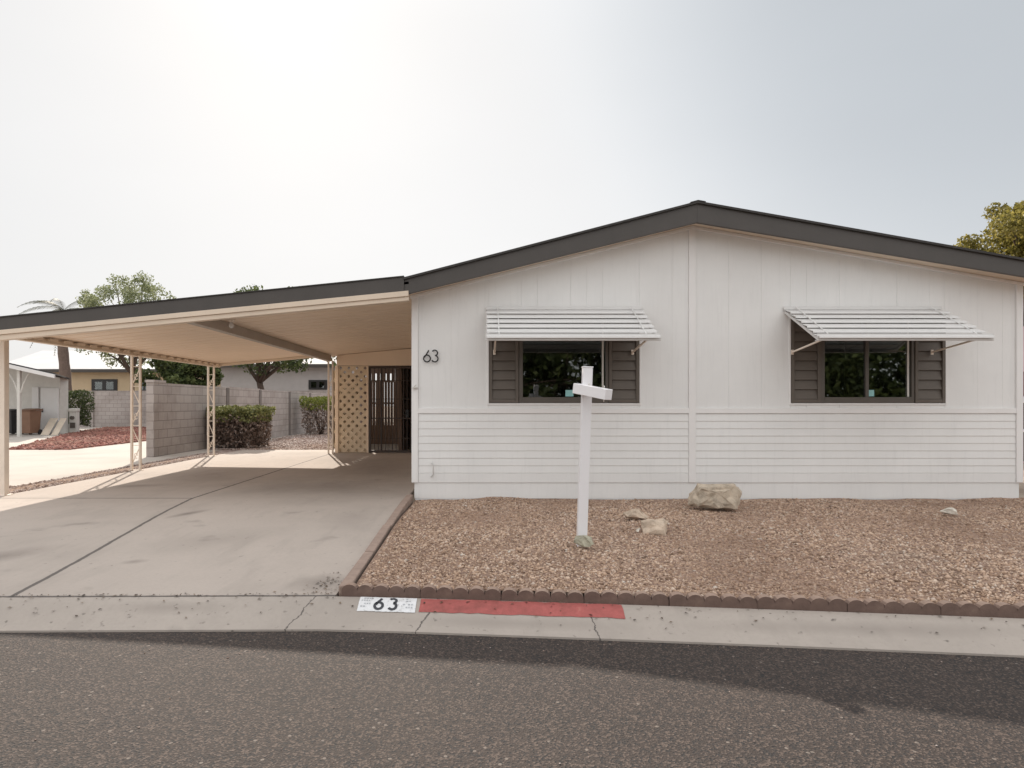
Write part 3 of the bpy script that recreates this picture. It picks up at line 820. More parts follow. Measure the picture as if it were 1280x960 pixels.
# patio beyond the door
mb = MB(); mb.box(-2.62, -.92, 18.4, 18.5, GZ-.02, 2.7); mb.box(-2.14, -2.06, 15.6, 18.38, GZ-.02, 2.60)
mb.build('patio_wall', M['brownwall'], house)
MB().box(-3.75, -.92, 15.42, 18.55, 2.71, 2.78).build('added_shade_roof', M['brownwall'], house)  # unseen roof, added to darken the space behind the security door
mb = MB(); x = -3.72
while x < -2.66:
    mb.box(x, x+.074, 18.42, 18.45, .74, 2.04); x += .087
mb.box(-3.74, -2.63, 18.40, 18.47, GZ, .76); mb.box(-3.74, -2.63, 18.41, 18.46, 2.02, 2.08); mb.box(-3.74, -2.63, 18.41, 18.46, 1.38, 1.43)
for x in lin(-3.7, -2.68, 8): mb.box(x-.05, x+.05, 18.42, 18.45, 2.075, 2.30)
mb.box(-3.74, -2.63, 18.41, 18.46, 2.28, 2.70)
mb.build('patio_trellis', M['brownwall'], house)
mb = lattice(15.2, 18.3, .3, 2.2, .16, -3.70, -3.66); mb.v = [(v[1], v[0], v[2]) for v in mb.v]
mb.build('patio_side_screen', M['screenblk'], house)

# ------------------------------------------------------------------ carport
cp = thing('carport', (-3.6, 11, GZ), 'cream painted open carport with dark fascia on left side of the white home', 'carport')
CL = -6.33
mb = MB()
mb.xz([(CL, ceil_z(CL)), (-3.8, ceil_z(-3.8)), (-3.8, ceil_z(-3.8)+.03), (CL, ceil_z(CL)+.03)], 7.46, 14.62)
mb.xz([(-3.8, ceil_z(-3.8)), (XL+.0, ceil_z(XL)), (XL+.0, ceil_z(XL)+.03), (-3.8, ceil_z(-3.8)+.03)], 7.46, 15.4)
cr = mb.build('roof_panel', M['cream'], cp)
mb = MB(); y = 7.6
while y < 14.6:                                # small seams of the roof pans
    mb.xz([(CL+.02, ceil_z(CL+.02)-.004), (XL-.02, ceil_z(XL-.02)-.004), (XL-.02, ceil_z(XL-.02)), (CL+.02, ceil_z(CL+.02))], y, y+.006); y += .305
mb.build('pan_seam', M['cream'], cr)
def ftop(x): return 2.405+(x+5.82)*.1008
mb = MB(); a, b = CL-.04, -.955
mb.xz([(a, ftop(a)-.145), (b, ftop(b)-.168), (b, ftop(b)), (a, ftop(a))], 7.440, 7.457)
mb.build('fascia', M['fascia'], cp, .002)
mb = MB(); mb.xz([(a, ftop(a)+.001), (b, ftop(b)+.001), (b, ftop(b)+.014), (a, ftop(a)+.014)], 7.425, 7.62); mb.build('drip_edge', M['shingle'], cp)
mb = MB(); mb.xz([(a, ftop(a)-.20), (-.90, ftop(-.9)-.235), (-.90, ftop(-.9)-.171), (a, ftop(a)-.147)], 7.425, 7.46)
mb.xz([(a, ftop(a)-.265), (-.90, ftop(-.9)-.285), (-.90, ftop(-.9)-.238), (a, ftop(a)-.203)], 7.445, 7.53)
mb.build('front_trim', M['creamtrim'], cp, .003)
mb = MB(); mb.box(-6.27, -6.17, 7.54, 14.6, 2.235, ceil_z(-6.27)-.05); eb = mb.build('edge_beam', M['creamtrim'], cp, .004)
mb = MB(); y = 7.6; zc = ceil_z(-6.27)-.049; prof_ = [(7.58, zc)]
while y < 14.4:                                # rolled ends of the roof pans above the beam
    prof_ += [(y, zc+.004), (y+.02, zc+.045), (y+.18, zc+.045), (y+.20, zc+.004)]; y += .305
prof_ += [(14.5, zc+.004), (14.5, zc)]
mb.yz(prof_, -6.26, -6.15)
mb.build('pan_ends', M['creamtrim'], eb)
mb = MB(); mb.xz([(-3.80, ceil_z(-3.8)-.135), (-3.68, ceil_z(-3.8)-.135), (-3.68, ceil_z(-3.68)-.002), (-3.80, ceil_z(-3.8)-.002)], 7.54, 15.05)
mb.build('beam', M['beam'], cp, .004)
mb = MB(); mb.xz([(CL, ceil_z(CL)-.06), (-3.82, ceil_z(-3.82)-.06), (-3.82, ceil_z(-3.82)-.003), (CL, ceil_z(CL)-.003)], 14.56, 14.66); mb.build('rear_trim', M['creamtrim'], cp, .003)
# lamp on the ceiling near the front
mb = MB(); lx, ly = -3.52, 8.7; lz = ceil_z(lx)
mb.tube([(lx, ly, lz-.001), (lx, ly, lz-.03), (lx, ly, lz-.05)], [.05, .05, .028], 12); lampo = mb.build('lamp_holder', M['post'], cp, 0, True)
mb = MB(); mb.tube([(lx, ly, lz-.05), (lx, ly, lz-.07), (lx, ly, lz-.10), (lx, ly, lz-.125), (lx, ly, lz-.135)], [.02, .028, .036, .025, .006], 12); mb.build('bulb', M['alu'], lampo, 0, True)
# posts
mb = MB(); mb.box(-6.25, -6.165, 8.02, 8.105, GZ-.03, 2.235); mb.box(-6.28, -6.14, 7.99, 8.14, GZ-.01, GZ+.012); mb.build('post', M['post'], cp, .006)
def iron_post(x, y, zt, w=.15):
    mb = MB()
    for s in (-1, 1): mb.box(x+s*w/2-.019, x+s*w/2+.019, y-.019, y+.019, GZ-.02, zt)
    p = mb.build('post', M['post'], cp, .003)
    mb = MB(); z = GZ+.10; k = 0
    while z+.36 < zt:
        s = 1 if k % 2 else -1
        mb.bar((x+s*w/2, y, z), (x-s*w/2, y, z+.33), .012); mb.bar((x-w/2, y, z+.345), (x+w/2, y, z+.345), .012)
        # a small scroll in every other bay
        if k % 2 == 0: mb.tube([(x+.028*math.cos(a), y, z+.16+.05*math.sin(a)) for a in lin(0, 5.6, 14)], .006, 6)
        z += .35; k += 1
    mb.build('lattice_bar', M['post'], p)
    MB().box(x-w/2-.04, x+w/2+.04, y-.04, y+.04, GZ-.01, GZ+.008).build('base_plate', M['post'], p); MB().box(x-w/2-.02, x+w/2+.02, y-.03, y+.03, zt-.012, zt-.001).build('cap_plate', M['post'], p)
iron_post(-6.19, 11.1, 2.235); iron_post(-6.19, 14.15, 2.235, .13)
iron_post(-3.65, 14.85, ceil_z(-3.8)-.137, .10)

# ------------------------------------------------------------------ the sign post and rocks
sp = thing('sign_post', (.82, 5.25, bed_z(.82, 5.25)), 'bare white vinyl sign post with crossarm standing in the front gravel', 'sign post')
mb = MB(); mb.box(.780, .860, 5.210, 5.290, .05, 1.685); pm = mb.build('post', M['vinyl'], sp, .004)
mb = MB(); mb.box(.776, .864, 5.206, 5.294, 1.685, 1.695); mb.build('cap', M['vinyl'], sp, .003)
mb = MB(); mb.bar((.732, 5.255, 1.510), (.942, 4.92, 1.458), .074, .085); arm = mb.build('crossarm', M['vinyl'], sp, .004)
for t in (.40, .86):
    p = Vector((.732, 5.255, 1.510)).lerp(Vector((.942, 4.92, 1.458)), t)
    for s in (1, -1) if t > .5 else (1,):
        mb = MB(); mb.tube([p+Vector((0, .012*math.cos(a), s*(.05+.012*math.sin(a)))) for a in lin(0, 6.0, 10)], .0035, 6); mb.build('eye_hook', M['pedestal'], arm)
sp.rotation_euler = (0, math.radians(1.9), 0)

def rock(name, c, size, mat, seed, label, rot=0, pts=None, group='loose rocks on the front gravel'):
    r = random.Random(seed); bm = bmesh.new()
    if pts is None:
        pts = []
        for k in range(16):
            a = r.uniform(0, 6.283); e = r.uniform(-.5, 1.0)
            q = math.sqrt(max(0, 1-e*e))
            pts.append((math.cos(a)*q*r.uniform(.75, 1), math.sin(a)*q*r.uniform(.75, 1), e*r.uniform(.8, 1)))
    for p in pts: bm.verts.new((p[0]*size[0], p[1]*size[1], p[2]*size[2]))
    h = bmesh.ops.convex_hull(bm, input=bm.verts)
    bmesh.ops.delete(bm, geom=[g_ for g_ in h['geom_interior'] if isinstance(g_, bmesh.types.BMVert)], context='VERTS')
    bmesh.ops.bevel(bm, geom=bm.edges[:], offset=min(size)*.06, segments=1, affect='EDGES', clamp_overlap=True)
    bmesh.ops.triangulate(bm, faces=bm.faces[:])
    bmesh.ops.subdivide_edges(bm, edges=[e for e in bm.edges if e.calc_length() > min(size)*.25], cuts=2, use_grid_fill=True)
    bm.normal_update()
    from mathutils import noise as nz
    for v in bm.verts: v.co += v.normal*min(size)*(.20*nz.noise(v.co*2.0/min(size)+Vector((seed,0,0)))+.13*nz.noise(v.co*5.5/min(size)))
    me = bpy.data.meshes.new(name); bm.to_mesh(me); bm.free(); me.materials.append(mat)
    o = bpy.data.objects.new(name, me); COL.objects.link(o); o.location = c; o.rotation_euler.z = rot
    return tag(o, label, 'rock', group)
bigp = [(-1,-.2,-.35),(-.85,.5,.1),(-.62,-.5,.75),(-.5,.5,.95),(.85,-.55,.98),(.95,.5,.9),(1,-.6,-.1),(.75,-.75,-.75),(.9,.5,-.7),(-.3,-.7,-.55),(-.7,-.6,-.45),(-.8,.5,-.7),(-.98,-.4,-.25),(.1,-.72,.4)]
rock('rock', (2.55, 6.96, .335), (.285, .17, .15), M['rock'], 3, 'large flat-topped tan boulder lying close to the house wall', 0, bigp)
rock('rock', (1.52, 6.28, .255), (.15, .09, .075), M['rockpale'], 8, 'flat pale tan rock, the farther of two lying together', .15)
rock('rock', (1.55, 5.68, .245), (.155, .15, .145), M['rockpale'], 12, 'jagged pale tan rock, the nearer of two lying together', -.5)
rock('rock', (1.42, 5.72, .215), (.03, .03, .03), M['rockwhite'], 29, 'tiny pale stone chip beside the jagged tan rock', .3)
rock('rock', (.815, 5.13, .235), (.10, .06, .085), M['rockgreen'], 17, 'small greenish rock propped against base of white sign post', -.35)
rock('rock', (4.84, 6.48, .25), (.10, .07, .06), M['rockwhite'], 23, 'small white rock alone at right side of gravel bed', .1)

# ------------------------------------------------------------------ vegetation
def leaves(name, centres, radii, n, size, mat, parent, flat=.0, seed=0, aspect=.55):
    r = np.random.default_rng(seed)
    C = np.array(centres); R = np.array(radii); 
    w = R**2; idx = r.choice(len(C), n, p=w/w.sum())
    d = r.normal(0, 1, (n,3)); d /= np.linalg.norm(d, axis=1)[:,None]
    P = C[idx]+d*(R[idx]*r.random(n)**.45)[:,None]*np.array([1,1,1-flat])
    a = r.normal(0,1,(n,3)); a /= np.linalg.norm(a,axis=1)[:,None]
    b = np.cross(a, r.normal(0,1,(n,3))); b /= np.linalg.norm(b,axis=1)[:,None]
    s = size*r.uniform(.6, 1.4, n)[:,None]
    V = np.stack([P-a*s, P+b*s*aspect, P+a*s, P-b*s*aspect], 1).reshape(-1,3)
    Fc = np.arange(4*n).reshape(-1,4)
    return np_mesh(name, V, Fc, mat, parent)
def tree(name, label, base, height, crown_c, crown_r, mat, nblob, nleaf, lsize, seed, trunk_r=.14, lean=(0,0), cat='tree', group=None, blob=(.28,.5), forks=5):
    """base on the ground; crown is a cloud of leaf clumps carried by limbs"""
    r = random.Random(seed); root = thing(name, base, label, cat, group)
    base = Vector(base); cc = Vector(crown_c); cr = Vector(crown_r)
    cen, rad = [], []
    for i in range(nblob):
        while True:
            p = Vector((r.uniform(-1,1), r.uniform(-1,1), r.uniform(-.85,1)))
            if .25 < p.length < 1: break
        p = p*(.35+.65*r.random()**.5) if p.length < .6 else p
        cen.append(tuple(cc+Vector((p.x*cr.x, p.y*cr.y, p.z*cr.z)))); rad.append(min(cr)*r.uniform(*blob))
    mb = MB(); fork = base.lerp(cc-Vector((0,0,cr.z*.7)), .75)+Vector((lean[0], lean[1], 0))
    mb.tube([base-Vector((0,0,.1)), base.lerp(fork,.35)+Vector((r.uniform(-.1,.1),0,0)), base.lerp(fork,.7)+Vector((r.uniform(-.1,.1),0,0)), fork], [trunk_r*1.25, trunk_r, trunk_r*.85, trunk_r*.75], 9)
    for k in range(forks):
        e = Vector(cen[k*len(cen)//forks]); m1 = fork.lerp(e,.4)+Vector((r.uniform(-.2,.2), r.uniform(-.2,.2), .15))*cr.z*.3
        mb.tube([fork, m1, fork.lerp(e,.75), e], [trunk_r*.6, trunk_r*.4, trunk_r*.25, trunk_r*.08], 7)
        for q in range(3):
            e2 = Vector(cen[r.randrange(len(cen))])
            if (e2-m1).length < max(cr)*1.3: mb.tube([m1, m1.lerp(e2,.5)+Vector((0,0,.1)), e2], [trunk_r*.3, trunk_r*.18, trunk_r*.05], 6)
    mb.build('trunk', M['bark'], root, 0, True)
    leaves('crown', cen, rad, nleaf, lsize, mat, root, .15, seed)
    return root

# right: sunlit tree behind the roof
d = 24; c = at(1288, 318, d)
tree('broadleaf_tree', 'yellow-green bushy tree rising behind the right end of the roof', (c.x, d, GZ), 0, (c.x, d, c.z-.1), (2.75, 2.3, 2.2), M['leaf_yellow'], 95, 36000, .07, 5, .2, blob=(.16,.30), forks=9)
# left background trees
d = 33; c = at(165, 405, d)
tree('mesquite_tree', 'wispy pale green tree showing above the left half of the carport roof', (c.x, d, GZ), 0, (c.x, d, c.z), (3.0, 2.2, 2.45), M['leaf_pale'], 110, 17000, .06, 11, .13, blob=(.10,.27), forks=8)
d = 29; c = at(228, 468, d)
tree('broadleaf_tree', 'dense dark green tree behind the near end of the block wall', (c.x, d, GZ), 0, (c.x, d, c.z-.15), (1.75, 1.6, 1.15), M['leaf_dark'], 46, 15000, .085, 21, .13, blob=(.25,.45))
d = 31; c = at(352, 425, d)
tree('broadleaf_tree', 'spreading tree with dark leaning trunk in front of the grey house', (at(342,484,d).x, d, GZ), 0, (c.x, d, c.z+.3), (3.0, 2.4, 2.35), M['leaf_dark'], 58, 11000, .085, 33, .2, lean=(-1.0, 0), blob=(.18,.36), forks=7)
d = 30; c = at(318, 372, d)
# palm
def palm(px, d):
    c = at(px, 388, d); root = thing('palm_tree', (c.x, d, GZ), 'slender palm tree with drooping fronds at far left of the carport', 'palm tree')
    mb = MB(); h = c.z-GZ; pts = [(c.x+.12*math.sin(i*.5), d, GZ-.1+h*i/11) for i in range(12)]
    mb.tube(pts, [.34-.012*i+(.03 if i % 2 else 0) for i in range(12)], 10); mb.build('trunk', M['palmbark'], root, 0, True)
    r = random.Random(4); V, Fc = [], []
    for k in range(17):
        az = k*2.4+r.uniform(-.3,.3); up = r.uniform(-.25, 1.0); L = r.uniform(1.9, 2.7)
        pts = []
        for i in range(13):
            t = i/12; q = L*t; zz = up*q - .75*q*q/L*(1.25-up*.4)
            pts.append(Vector((c.x+math.cos(az)*q, d+math.sin(az)*q, c.z+zz)))
        for i in range(12):
            a, b = pts[i], pts[i+1]; side = (b-a).cross(Vector((0,0,1))).normalized()
            for s in (-1, 1):
                for j in range(3):
                    p = a.lerp(b, j/3); l = .42*math.sin(math.pi*min(.98, .12+(i+j/3)/13))+.06
                    tip = p+side*s*l*.75+(b-a).normalized()*l*.5-Vector((0,0,l*.45)); w = (b-a).normalized()*.022
                    o_ = len(V); V += [p-w, p+w, tip]; Fc.append((o_, o_+1, o_+2))
            o_ = len(V); up_ = Vector((0,0,.015)); V += [a-up_, b-up_, b+up_]; Fc.append((o_, o_+1, o_+2)); V += [a+side*.015, b, a-side*.015]; Fc.append((o_+3, o_+4, o_+5))
    np_mesh('fronds', np.array([tuple(v) for v in V]), np.array(Fc), M['palm'], root)
palm(80, 37)

def hedge(label, cx, cy, rx, ry, h, seed, n, mat_top, name='hedge_shrub', grp=None, tw=.5):
    r = random.Random(seed); root = thing(name, (cx, cy, GZ), label, 'shrub', grp)
    # trunks and bare lower twigs
    mb = MB()
    for k in range(9):
        a = r.uniform(0, 6.28); q = r.uniform(.1,.35)
        mb.tube([(cx+rx*q*.3*math.cos(a), cy+ry*q*.3*math.sin(a), GZ-.03), (cx+rx*q*math.cos(a), cy+ry*q*math.sin(a), GZ+h*.35), (cx+rx*2*q*math.cos(a), cy+ry*2*q*math.sin(a), GZ+h*.8)], [.025,.018,.006], 6)
    mb.build('stem', M['bark'], root)
    def cloud(nn, z0, z1, sz, mat, nm, sd):
        g = np.random.default_rng(sd)
        X = g.uniform(-1,1,nn); Y = g.uniform(-1,1,nn); Zt = g.random(nn); Z = z0+(z1-z0)*Zt
        k = .80+.20*np.clip((Z-GZ)/h*1.6, 0, 1)
        # squarish clipped outline with uneven skin
        e = (np.abs(X)**4+np.abs(Y)**4)**.25; m_ = e < 1+.06*np.sin(X*9+Y*7+Z*5); X, Y, Z, k = X[m_], Y[m_], Z[m_], k[m_]
        shell = (np.abs(X)**4+np.abs(Y)**4)**.25 > .45; keep = shell | (Z > z1-.3); X, Y, Z, k = X[keep], Y[keep], Z[keep], k[keep]
        X = cx+X*rx*k; Y = cy+Y*ry*k; Z = Z+.05*np.sin(X*7)*np.cos(Y*6); nn = len(X)
        P = np.stack([X,Y,Z],1); a = g.normal(0,1,(nn,3)); a /= np.linalg.norm(a,axis=1)[:,None]
        b = np.cross(a, g.normal(0,1,(nn,3))); b /= np.linalg.norm(b,axis=1)[:,None]
        s = sz*g.uniform(.6,1.4,nn)[:,None]
        V = np.stack([P-a*s, P+b*s*.5, P+a*s, P-b*s*.5],1).reshape(-1,3)
        np_mesh(nm, V, np.arange(4*nn).reshape(-1,4), mat, root)
    cloud(n, GZ+h*(.66 if tw else .15), GZ+h, .04, mat_top, 'foliage', seed)
    if tw: cloud(int(n*.9), GZ+.06, GZ+h*.80, .042, M['twig'], 'twigs', seed+1)
    return root
hedge('clipped boxy hedge, green on top and twiggy brown below, beside block wall', -6.60, 16.9, .80, .68, 1.10, 41, 9000, M['leaf_hedge'])
hedge('small shrub with lime green top behind the rear carport post', -6.35, 24.3, .75, .6, 1.45, 47, 3500, M['leaf_lime'])
hedge('dark leafy bush between white shed and grey rear block wall', at(94,0,26.4).x, 26.4, .62, .5, 1.75, 51, 6500, M['leaf_dark'], 'round_bush', None, 0)

# ------------------------------------------------------------------ walls and houses behind
bw = thing('block_wall', (-7.45, 22, GZ), 'grey concrete block wall running back beside the carport', 'wall')
mb = MB(); ys = [13.9, 17.9, 20.5, 23.6, 26.4, 30.0]
for i, (a, b) in enumerate(zip(ys, ys[1:])):
    mb.box(-7.53, -7.36, a+.012, b-.012, 0, GZ+1.66+.02*(i%2))
mb.build('panel', M['block'], bw)
for y in ys[1:-1]: MB().box(-7.56, -7.335, y-.09, y+.09, 0, GZ+1.64).build('pilaster', M['pilaster'], bw)
MB().box(-7.545, -7.345, 13.88, 14.42, GZ+1.662, GZ+1.72).build('cap_block', M['block'], bw)
rw = thing('block_wall', (-16, 32.2, GZ), 'grey block wall across the back of the red gravel yard', 'wall')
mb = MB(); xs = [-30, -25, -20.2, -15.6, -11, -7.56]
for a, b in zip(xs, xs[1:]): mb.box(a+.01, b-.01, 32.0, 32.2, 0, GZ+1.86)
mb.build('panel', M['block'], rw)
for x in xs[1:-1]: MB().box(x-.2, x+.2, 31.93, 32.25, 0, GZ+1.85).build('pilaster', M['block'], rw)

def simple_house(name, label, x0, x1, y0, y1, eave, ridge, wallm, roofm, wins, winm='black', over=.5):
    h = thing(name, ((x0+x1)/2, y0, GZ), label, 'house')
    MB().box(x0, x1, y0, y1, 0, eave).build('wall', M[wallm], h)
    mb = MB(); ym = (y0+y1)/2
    mb.yz([(y0-over, eave-.02), (ym, ridge), (y1+over, eave-.02), (y1+over, eave+.12), (ym, ridge+.14), (y0-over, eave+.12)], x0-over, x1+over)
    rf = mb.build('roof', M[roofm], h)
    MB().box(x0-over, x1+over, y0-over-.03, y0-over-.002, eave-.10, eave+.10).build('eave_board', M['fascia'], rf)
    for a, b, z0, z1 in wins:
        w = MB().box(a, b, y0-.06, y0-.002, z0, z1).build('window', M[winm], h)
        k = (b-a)
        for q in (0.14, .58): MB().box(a+k*q, a+k*(q+.28), y0-.068, y0-.061, z0+.2*(z1-z0), z1-.2*(z1-z0)).build('pane', M['glass'], w)
    return h
P0, P1 = at(70, 487, 40), at(192, 487, 40)
bh = simple_house('house', 'beige house with white roof behind the rear block wall', -31, P1.x+2.5, 40, 49, at(0,464,40).z, at(0,440,44).z, 'beigewall', 'whiteroof',
    [(at(115,0,40).x, at(147,0,40).x, at(0,490,40).z, at(0,474,40).z), (at(174,0,40).x, at(188,0,40).x, at(0,490,40).z, at(0,474,40).z)])
gh = simple_house('house', 'grey house behind the block wall and leaning tree', at(276,0,38).x, at(440,0,38).x, 38, 46, at(0,458,38).z, at(0,446,42).z, 'greywall', 'greywall',
    [(at(386,0,38).x, at(409,0,38).x, at(0,487,38).z, at(0,475,38).z)])

# neighbour's shed with porch
sh = thing('garden_shed', (-17.0, 25, GZ), 'white shed with sloping porch roof at far left of the photo', 'shed')
A = at(-40, 0, 25).x; B = at(78, 0, 25).x
mb = MB(); za, zb = at(10,453,23).z, at(82,469,23).z; xa, xb = at(10,0,23).x, at(81,0,23).x; s = (zb-za)/(xb-xa)
zl = za+s*(A-.3-xa); dk = .40
mb.add([(A-.3,22.5,zl),(xb,22.5,zb),(xb-1.55,25.6,zb+s*(-1.55)-dk),(A-.3,25.6,zl-dk),(A-.3,22.5,zl+.05),(xb,22.5,zb+.05),(xb-1.55,25.6,zb+s*(-1.55)-dk+.05),(A-.3,25.6,zl-dk+.05)],
    [(0,3,2,1),(4,5,6,7),(0,1,5,4),(1,2,6,5),(2,3,7,6),(3,0,4,7)])
sr = mb.build('roof', M['shingle'], sh)
mb = MB(); xw = at(75,0,25).x; zw = lambda x: za+s*(x-xa)-dk*.81-.03
mb.xz([(A,0),(xw,0),(xw,zw(xw)),(A,zw(A))], 25, 25.5); mb.build('wall', M['pedestal'], sh)
mb = MB(); mb.xz([(A-.3, za+s*(A-.3-xa)-.13), (xb, zb-.13), (xb, zb+.0), (A-.3, za+s*(A-.3-xa)+.0)], 22.42, 22.49); mb.build('front_board', M['alu'], sr)
for px in (24, -28):
    x = at(px,0,22.7).x; mb = MB(); zt = za+s*(x-xa)-.14
    mb.box(x-.055, x+.055, 22.65, 22.76, 0, zt); p = mb.build('post', M['pedestal'], sh, .01)
    mb = MB()
    for q in (-1, 1): mb.tube([(x+q*.05, 22.70, zt-.85), (x+q*.16, 22.70, zt-.5), (x+q*.33, 22.70, zt-.18), (x+q*.42, 22.70, zt-.06)], .028, 6)
    mb.build('bracket', M['pedestal'], p)
x0, x1 = at(52,0,25).x, at(74,0,25).x
mb = MB(); mb.box(x0, x1, 24.93, 24.998, GZ, 2.02); dr = mb.build('door', M['alu'], sh, .01)
mb = MB(); mb.box(x0+.08, x0+.11, 24.89, 24.93, 1.05, 1.2); mb.build('handle', M['black'], dr)
mb = MB(); mb.box(at(42,0,25).x, at(50,0,25).x, 24.9, 24.999, GZ, 2.05); mb.build('corner_board', M['alu'], sh)

def bin_(px0, px1, d, h, bodym, label):
    x0, x1 = at(px0,0,d).x, at(px1,0,d).x; c = (x0+x1)/2; w = (x1-x0)/2
    b = thing('wheeled_bin', (c, d, GZ), label, 'bin', 'wheeled bins under the shed porch')
    mb = MB(); t = .84
    mb.add([(c-w*t,d-.26,GZ+.06),(c+w*t,d-.26,GZ+.06),(c+w*t,d+.24,GZ+.06),(c-w*t,d+.24,GZ+.06),(c-w,d-.32,GZ+h),(c+w,d-.32,GZ+h),(c+w,d+.32,GZ+h),(c-w,d+.32,GZ+h)],
        [(0,3,2,1),(4,5,6,7),(0,1,5,4),(1,2,6,5),(2,3,7,6),(3,0,4,7)])
    mb.build('body', M[bodym], b, .02)
    mb = MB(); mb.yz([(d-.36,GZ+h+.004),(d+.36,GZ+h+.004),(d+.36,GZ+h+.05),(d+.1,GZ+h+.09),(d-.36,GZ+h+.04)], c-w-.02, c+w+.02); mb.build('lid', M[bodym], b, .01)
    for s in (-1, 1):
        mb = MB(); x = c+s*w*.86; mb.tube([(x-.03, d+.26, GZ+.10), (x+.03, d+.26, GZ+.10)], .10, 14); mb.build('wheel', M['darkbin'], b)
bin_(31, 45, 24, .92, 'brownbin', 'brown wheeled bin standing beside the shed door')
bin_(9, 22, 24.2, .90, 'darkbin', 'dark wheeled bin behind the shed porch post')
for px, lab, dx in ((57, 'wider pale board leaning beside the shed door', .30), (70, 'narrower pale board leaning at shed corner', .24)):
    c = at(px, 0, 24.3); mb = MB()
    mb.add([(c.x+.22, 23.7, GZ), (c.x+.22+dx, 23.7, GZ), (c.x+dx-.1, 24.7, GZ+.62), (c.x-.1, 24.7, GZ+.62)] + [(c.x+.22, 23.73, GZ), (c.x+.22+dx, 23.73, GZ), (c.x+dx-.1, 24.73, GZ+.62), (c.x-.1, 24.73, GZ+.62)],
        [(0,1,2,3),(7,6,5,4),(0,4,5,1),(1,5,6,2),(2,6,7,3),(3,7,4,0)])
    o = mb.build('board', M['board']); origin(o, (c.x+.3, 23.7, GZ)); tag(o, lab, 'board', 'boards leaning on the shed')
c = at(93, 0, 25.6); up = thing('utility_pedestal', (c.x, 25.6, GZ), 'pale utility meter pedestal standing by the red gravel', 'utility box')
mb = MB(); mb.box(c.x-.15, c.x+.15, 25.50, 25.70, GZ-.05, GZ+.85); mb.build('cabinet', M['pedestal'], up, .01)
mb = MB(); mb.box(c.x-.17, c.x+.17, 25.46, 25.72, GZ+.855, GZ+1.0); mb.build('hood', M['pedestal'], up, .03)
mb = MB(); mb.tube([(c.x, 25.50, GZ+.62), (c.x, 25.41, GZ+.62)], .075, 14); mb.build('meter', M['bronze'], up); mb = MB(); mb.box(c.x-.10, c.x+.10, 25.47, 25.50, GZ+.2, GZ+.42); mb.build('meter_label', M['bronze'], up)
mb = MB(); mb.box(c.x-.36, c.x-.17, 25.52, 25.68, GZ-.05, GZ+.36); mb.build('side_box', M['pedestal'], up, .01)

# right: sliver of the next house
nh = thing('house', (12, 13, GZ), 'pink house just visible past the right corner of the white home', 'house')
mb = MB(); mb.box(9.6, 17, 13.0, 20, 0, 3.0); mb.build('wall', M['pink'], nh)
mb = MB(); mb.xz([(9.1, 2.95), (13.3, 3.7), (17.5, 2.95), (17.5, 3.08), (13.3, 3.85), (9.1, 3.08)], 12.6, 20.4); mb.build('roof', M['fascia'], nh)
mb = MB(); mb.box(9.7, 12.5, 12.93, 12.998, 1.55, 2.05); mb.build('wall_band', M['maroon'], nh)
mb = MB(); mb.box(9.7, 12.5, 12.92, 12.998, GZ, 1.40); mb.build('garage_opening', M['darkbin'], nh)
mb = MB(); mb.box(9.65, 12.55, 12.90, 12.998, 1.405, 1.53); mb.box(9.7, 12.5, 12.88, 12.915, .80, .86); mb.build('rail', M['alu'], nh)

# across the street, behind the viewer: what the windows mirror
tree('broadleaf_tree', 'bushy street tree mirrored in the left window', (3.6, -11, .08), 0, (3.6, -11, 3.1), (3.4, 2.2, 2.7), M['leaf_dark'], 60, 9000, .15, 61, .2)
tree('broadleaf_tree', 'wide dark tree mirrored in the right window', (15.5, -11.5, .08), 0, (15.5, -11.5, 3.1), (4.2, 2.4, 2.8), M['leaf_dark'], 70, 11000, .15, 67, .2)

# ------------------------------------------------------------------ light, sky, camera
tanE = .665; AZ = math.atan2(-.315, .949)       # sun stands behind the house, left of the view
el = math.atan(tanE)
sun_dir = Vector((math.sin(AZ)*math.cos(el), math.cos(AZ)*math.cos(el), math.sin(el)))
L = bpy.data.lights.new('sun', 'SUN'); L.energy = 4.3; L.angle = math.radians(.6); L.color = (1.0, .90, .78)
so = bpy.data.objects.new('sun', L); COL.objects.link(so); so.location = sun_dir*60
so.rotation_euler = (-sun_dir).to_track_quat('-Z', 'Y').to_euler()

SKY_BASE, SKY_ZEN, SKY_BACK, SKY_GLOW, SKY_THIN = 7.35, 3.4, 3.4, .4, 2.2
w = bpy.data.worlds.new('World'); SC.world = w; w.use_nodes = True
nt = w.node_tree; bg = nt.nodes['Background']
sky = nt.nodes.new('ShaderNodeTexSky'); sky.sky_type = 'NISHITA'; sky.sun_disc = False
sky.sun_elevation = el; sky.sun_rotation = AZ; sky.altitude = 300; sky.air_density = 1.0; sky.dust_density = 3.0; sky.ozone_density = 1.0
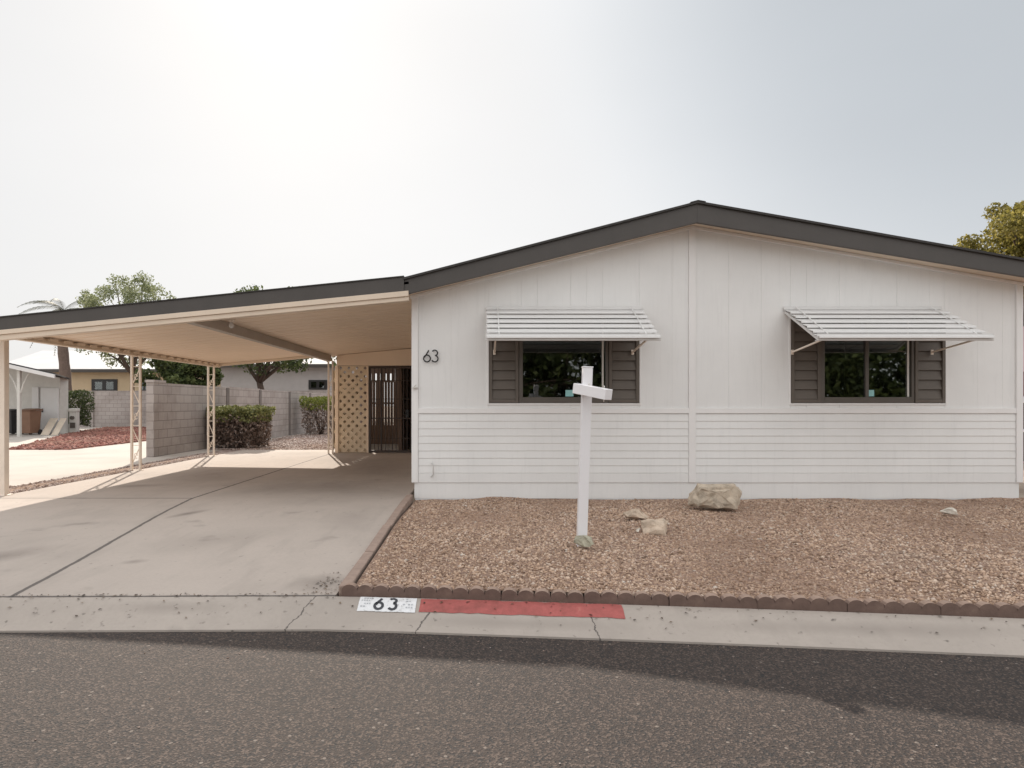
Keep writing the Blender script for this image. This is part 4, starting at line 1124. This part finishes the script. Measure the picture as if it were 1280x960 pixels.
# high bright overcast veil: lighter overhead and away from the viewer's side, thinner to the upper right
tc = nt.nodes.new('ShaderNodeTexCoord'); gen = tc.outputs['Generated']
mp = nt.nodes.new('ShaderNodeMapping'); mp.inputs['Scale'].default_value = (1.0, 1.0, 2.2); nt.links.new(gen, mp.inputs['Vector'])
cl = node(nt, 'ShaderNodeTexNoise', Scale=1.6, Detail=5.0, Roughness=.45); nt.links.new(mp.outputs['Vector'], cl.inputs['Vector'])
sx = nt.nodes.new('ShaderNodeSeparateXYZ'); nt.links.new(gen, sx.inputs[0])
def dotv(v):
    d = nt.nodes.new('ShaderNodeVectorMath'); d.operation = 'DOT_PRODUCT'; nt.links.new(gen, d.inputs[0])
    d.inputs[1].default_value = Vector(v).normalized(); return d.outputs['Value']
def smooth(v, a, b, lo, hi):
    m = nt.nodes.new('ShaderNodeMapRange'); m.interpolation_type = 'SMOOTHSTEP'; nt.links.new(v, m.inputs['Value'])
    for k, q in zip(('From Min', 'From Max', 'To Min', 'To Max'), (a, b, lo, hi)): m.inputs[k].default_value = q
    return m.outputs['Result']
zen = smooth(sx.outputs['Z'], .48, .95, 0, SKY_ZEN)
back = smooth(sx.outputs['Y'], .35, -.6, 0, SKY_BACK)
glow = smooth(dotv((-.12, 1, .38)), .80, 1.0, 0, SKY_GLOW)
thin = smooth(dotv((1.0, 1, .9)), .83, 1.0, 0, SKY_THIN)
lum = mth(nt, 'ADD', mth(nt, 'ADD', zen, back), mth(nt, 'ADD', glow, SKY_BASE))
lum = mth(nt, 'SUBTRACT', lum, thin)
lum = mth(nt, 'ADD', lum, mth(nt, 'MULTIPLY', mth(nt, 'SUBTRACT', cl.outputs['Fac'], .5), 1.1))
tint = mix(nt, (1.0, 1.0, 1.0), (.92, .975, 1.03), smooth(dotv((1.0, 1, .9)), .78, 1.0, 0, 1))
tint = mix(nt, tint, (1.0, .997, .99), smooth(sx.outputs['Y'], .3, -.5, 0, 1))
vm = nt.nodes.new('ShaderNodeVectorMath'); vm.operation = 'SCALE'; nt.links.new(tint, vm.inputs[0]); nt.links.new(lum, vm.inputs['Scale'])
mx = nt.nodes.new('ShaderNodeMix'); mx.data_type = 'RGBA'; mx.inputs['Factor'].default_value = .955
nt.links.new(sky.outputs[0], mx.inputs['A']); nt.links.new(vm.outputs[0], mx.inputs['B'])
nt.links.new(mx.outputs['Result'], bg.inputs['Color']); bg.inputs['Strength'].default_value = .1

cam = bpy.data.cameras.new('camera'); co = bpy.data.objects.new('camera', cam); COL.objects.link(co)
co.location = (0, 0, CZ); co.rotation_euler = (math.radians(90), 0, 0)
cam.sensor_width = 36; cam.lens = F/1280*36; cam.shift_x = (640-CX)/1280; cam.shift_y = (CY-480)/1280
cam.clip_start = .05; cam.clip_end = 1500
SC.camera = co
vs = SC.view_settings; SC.display_settings.display_device = 'sRGB'
vs.view_transform = 'Standard'; vs.look = 'None'; vs.exposure = .2; vs.gamma = 1; vs.use_curve_mapping = False
SC.cycles.max_bounces = 8; SC.cycles.diffuse_bounces = 4; SC.cycles.transparent_max_bounces = 12
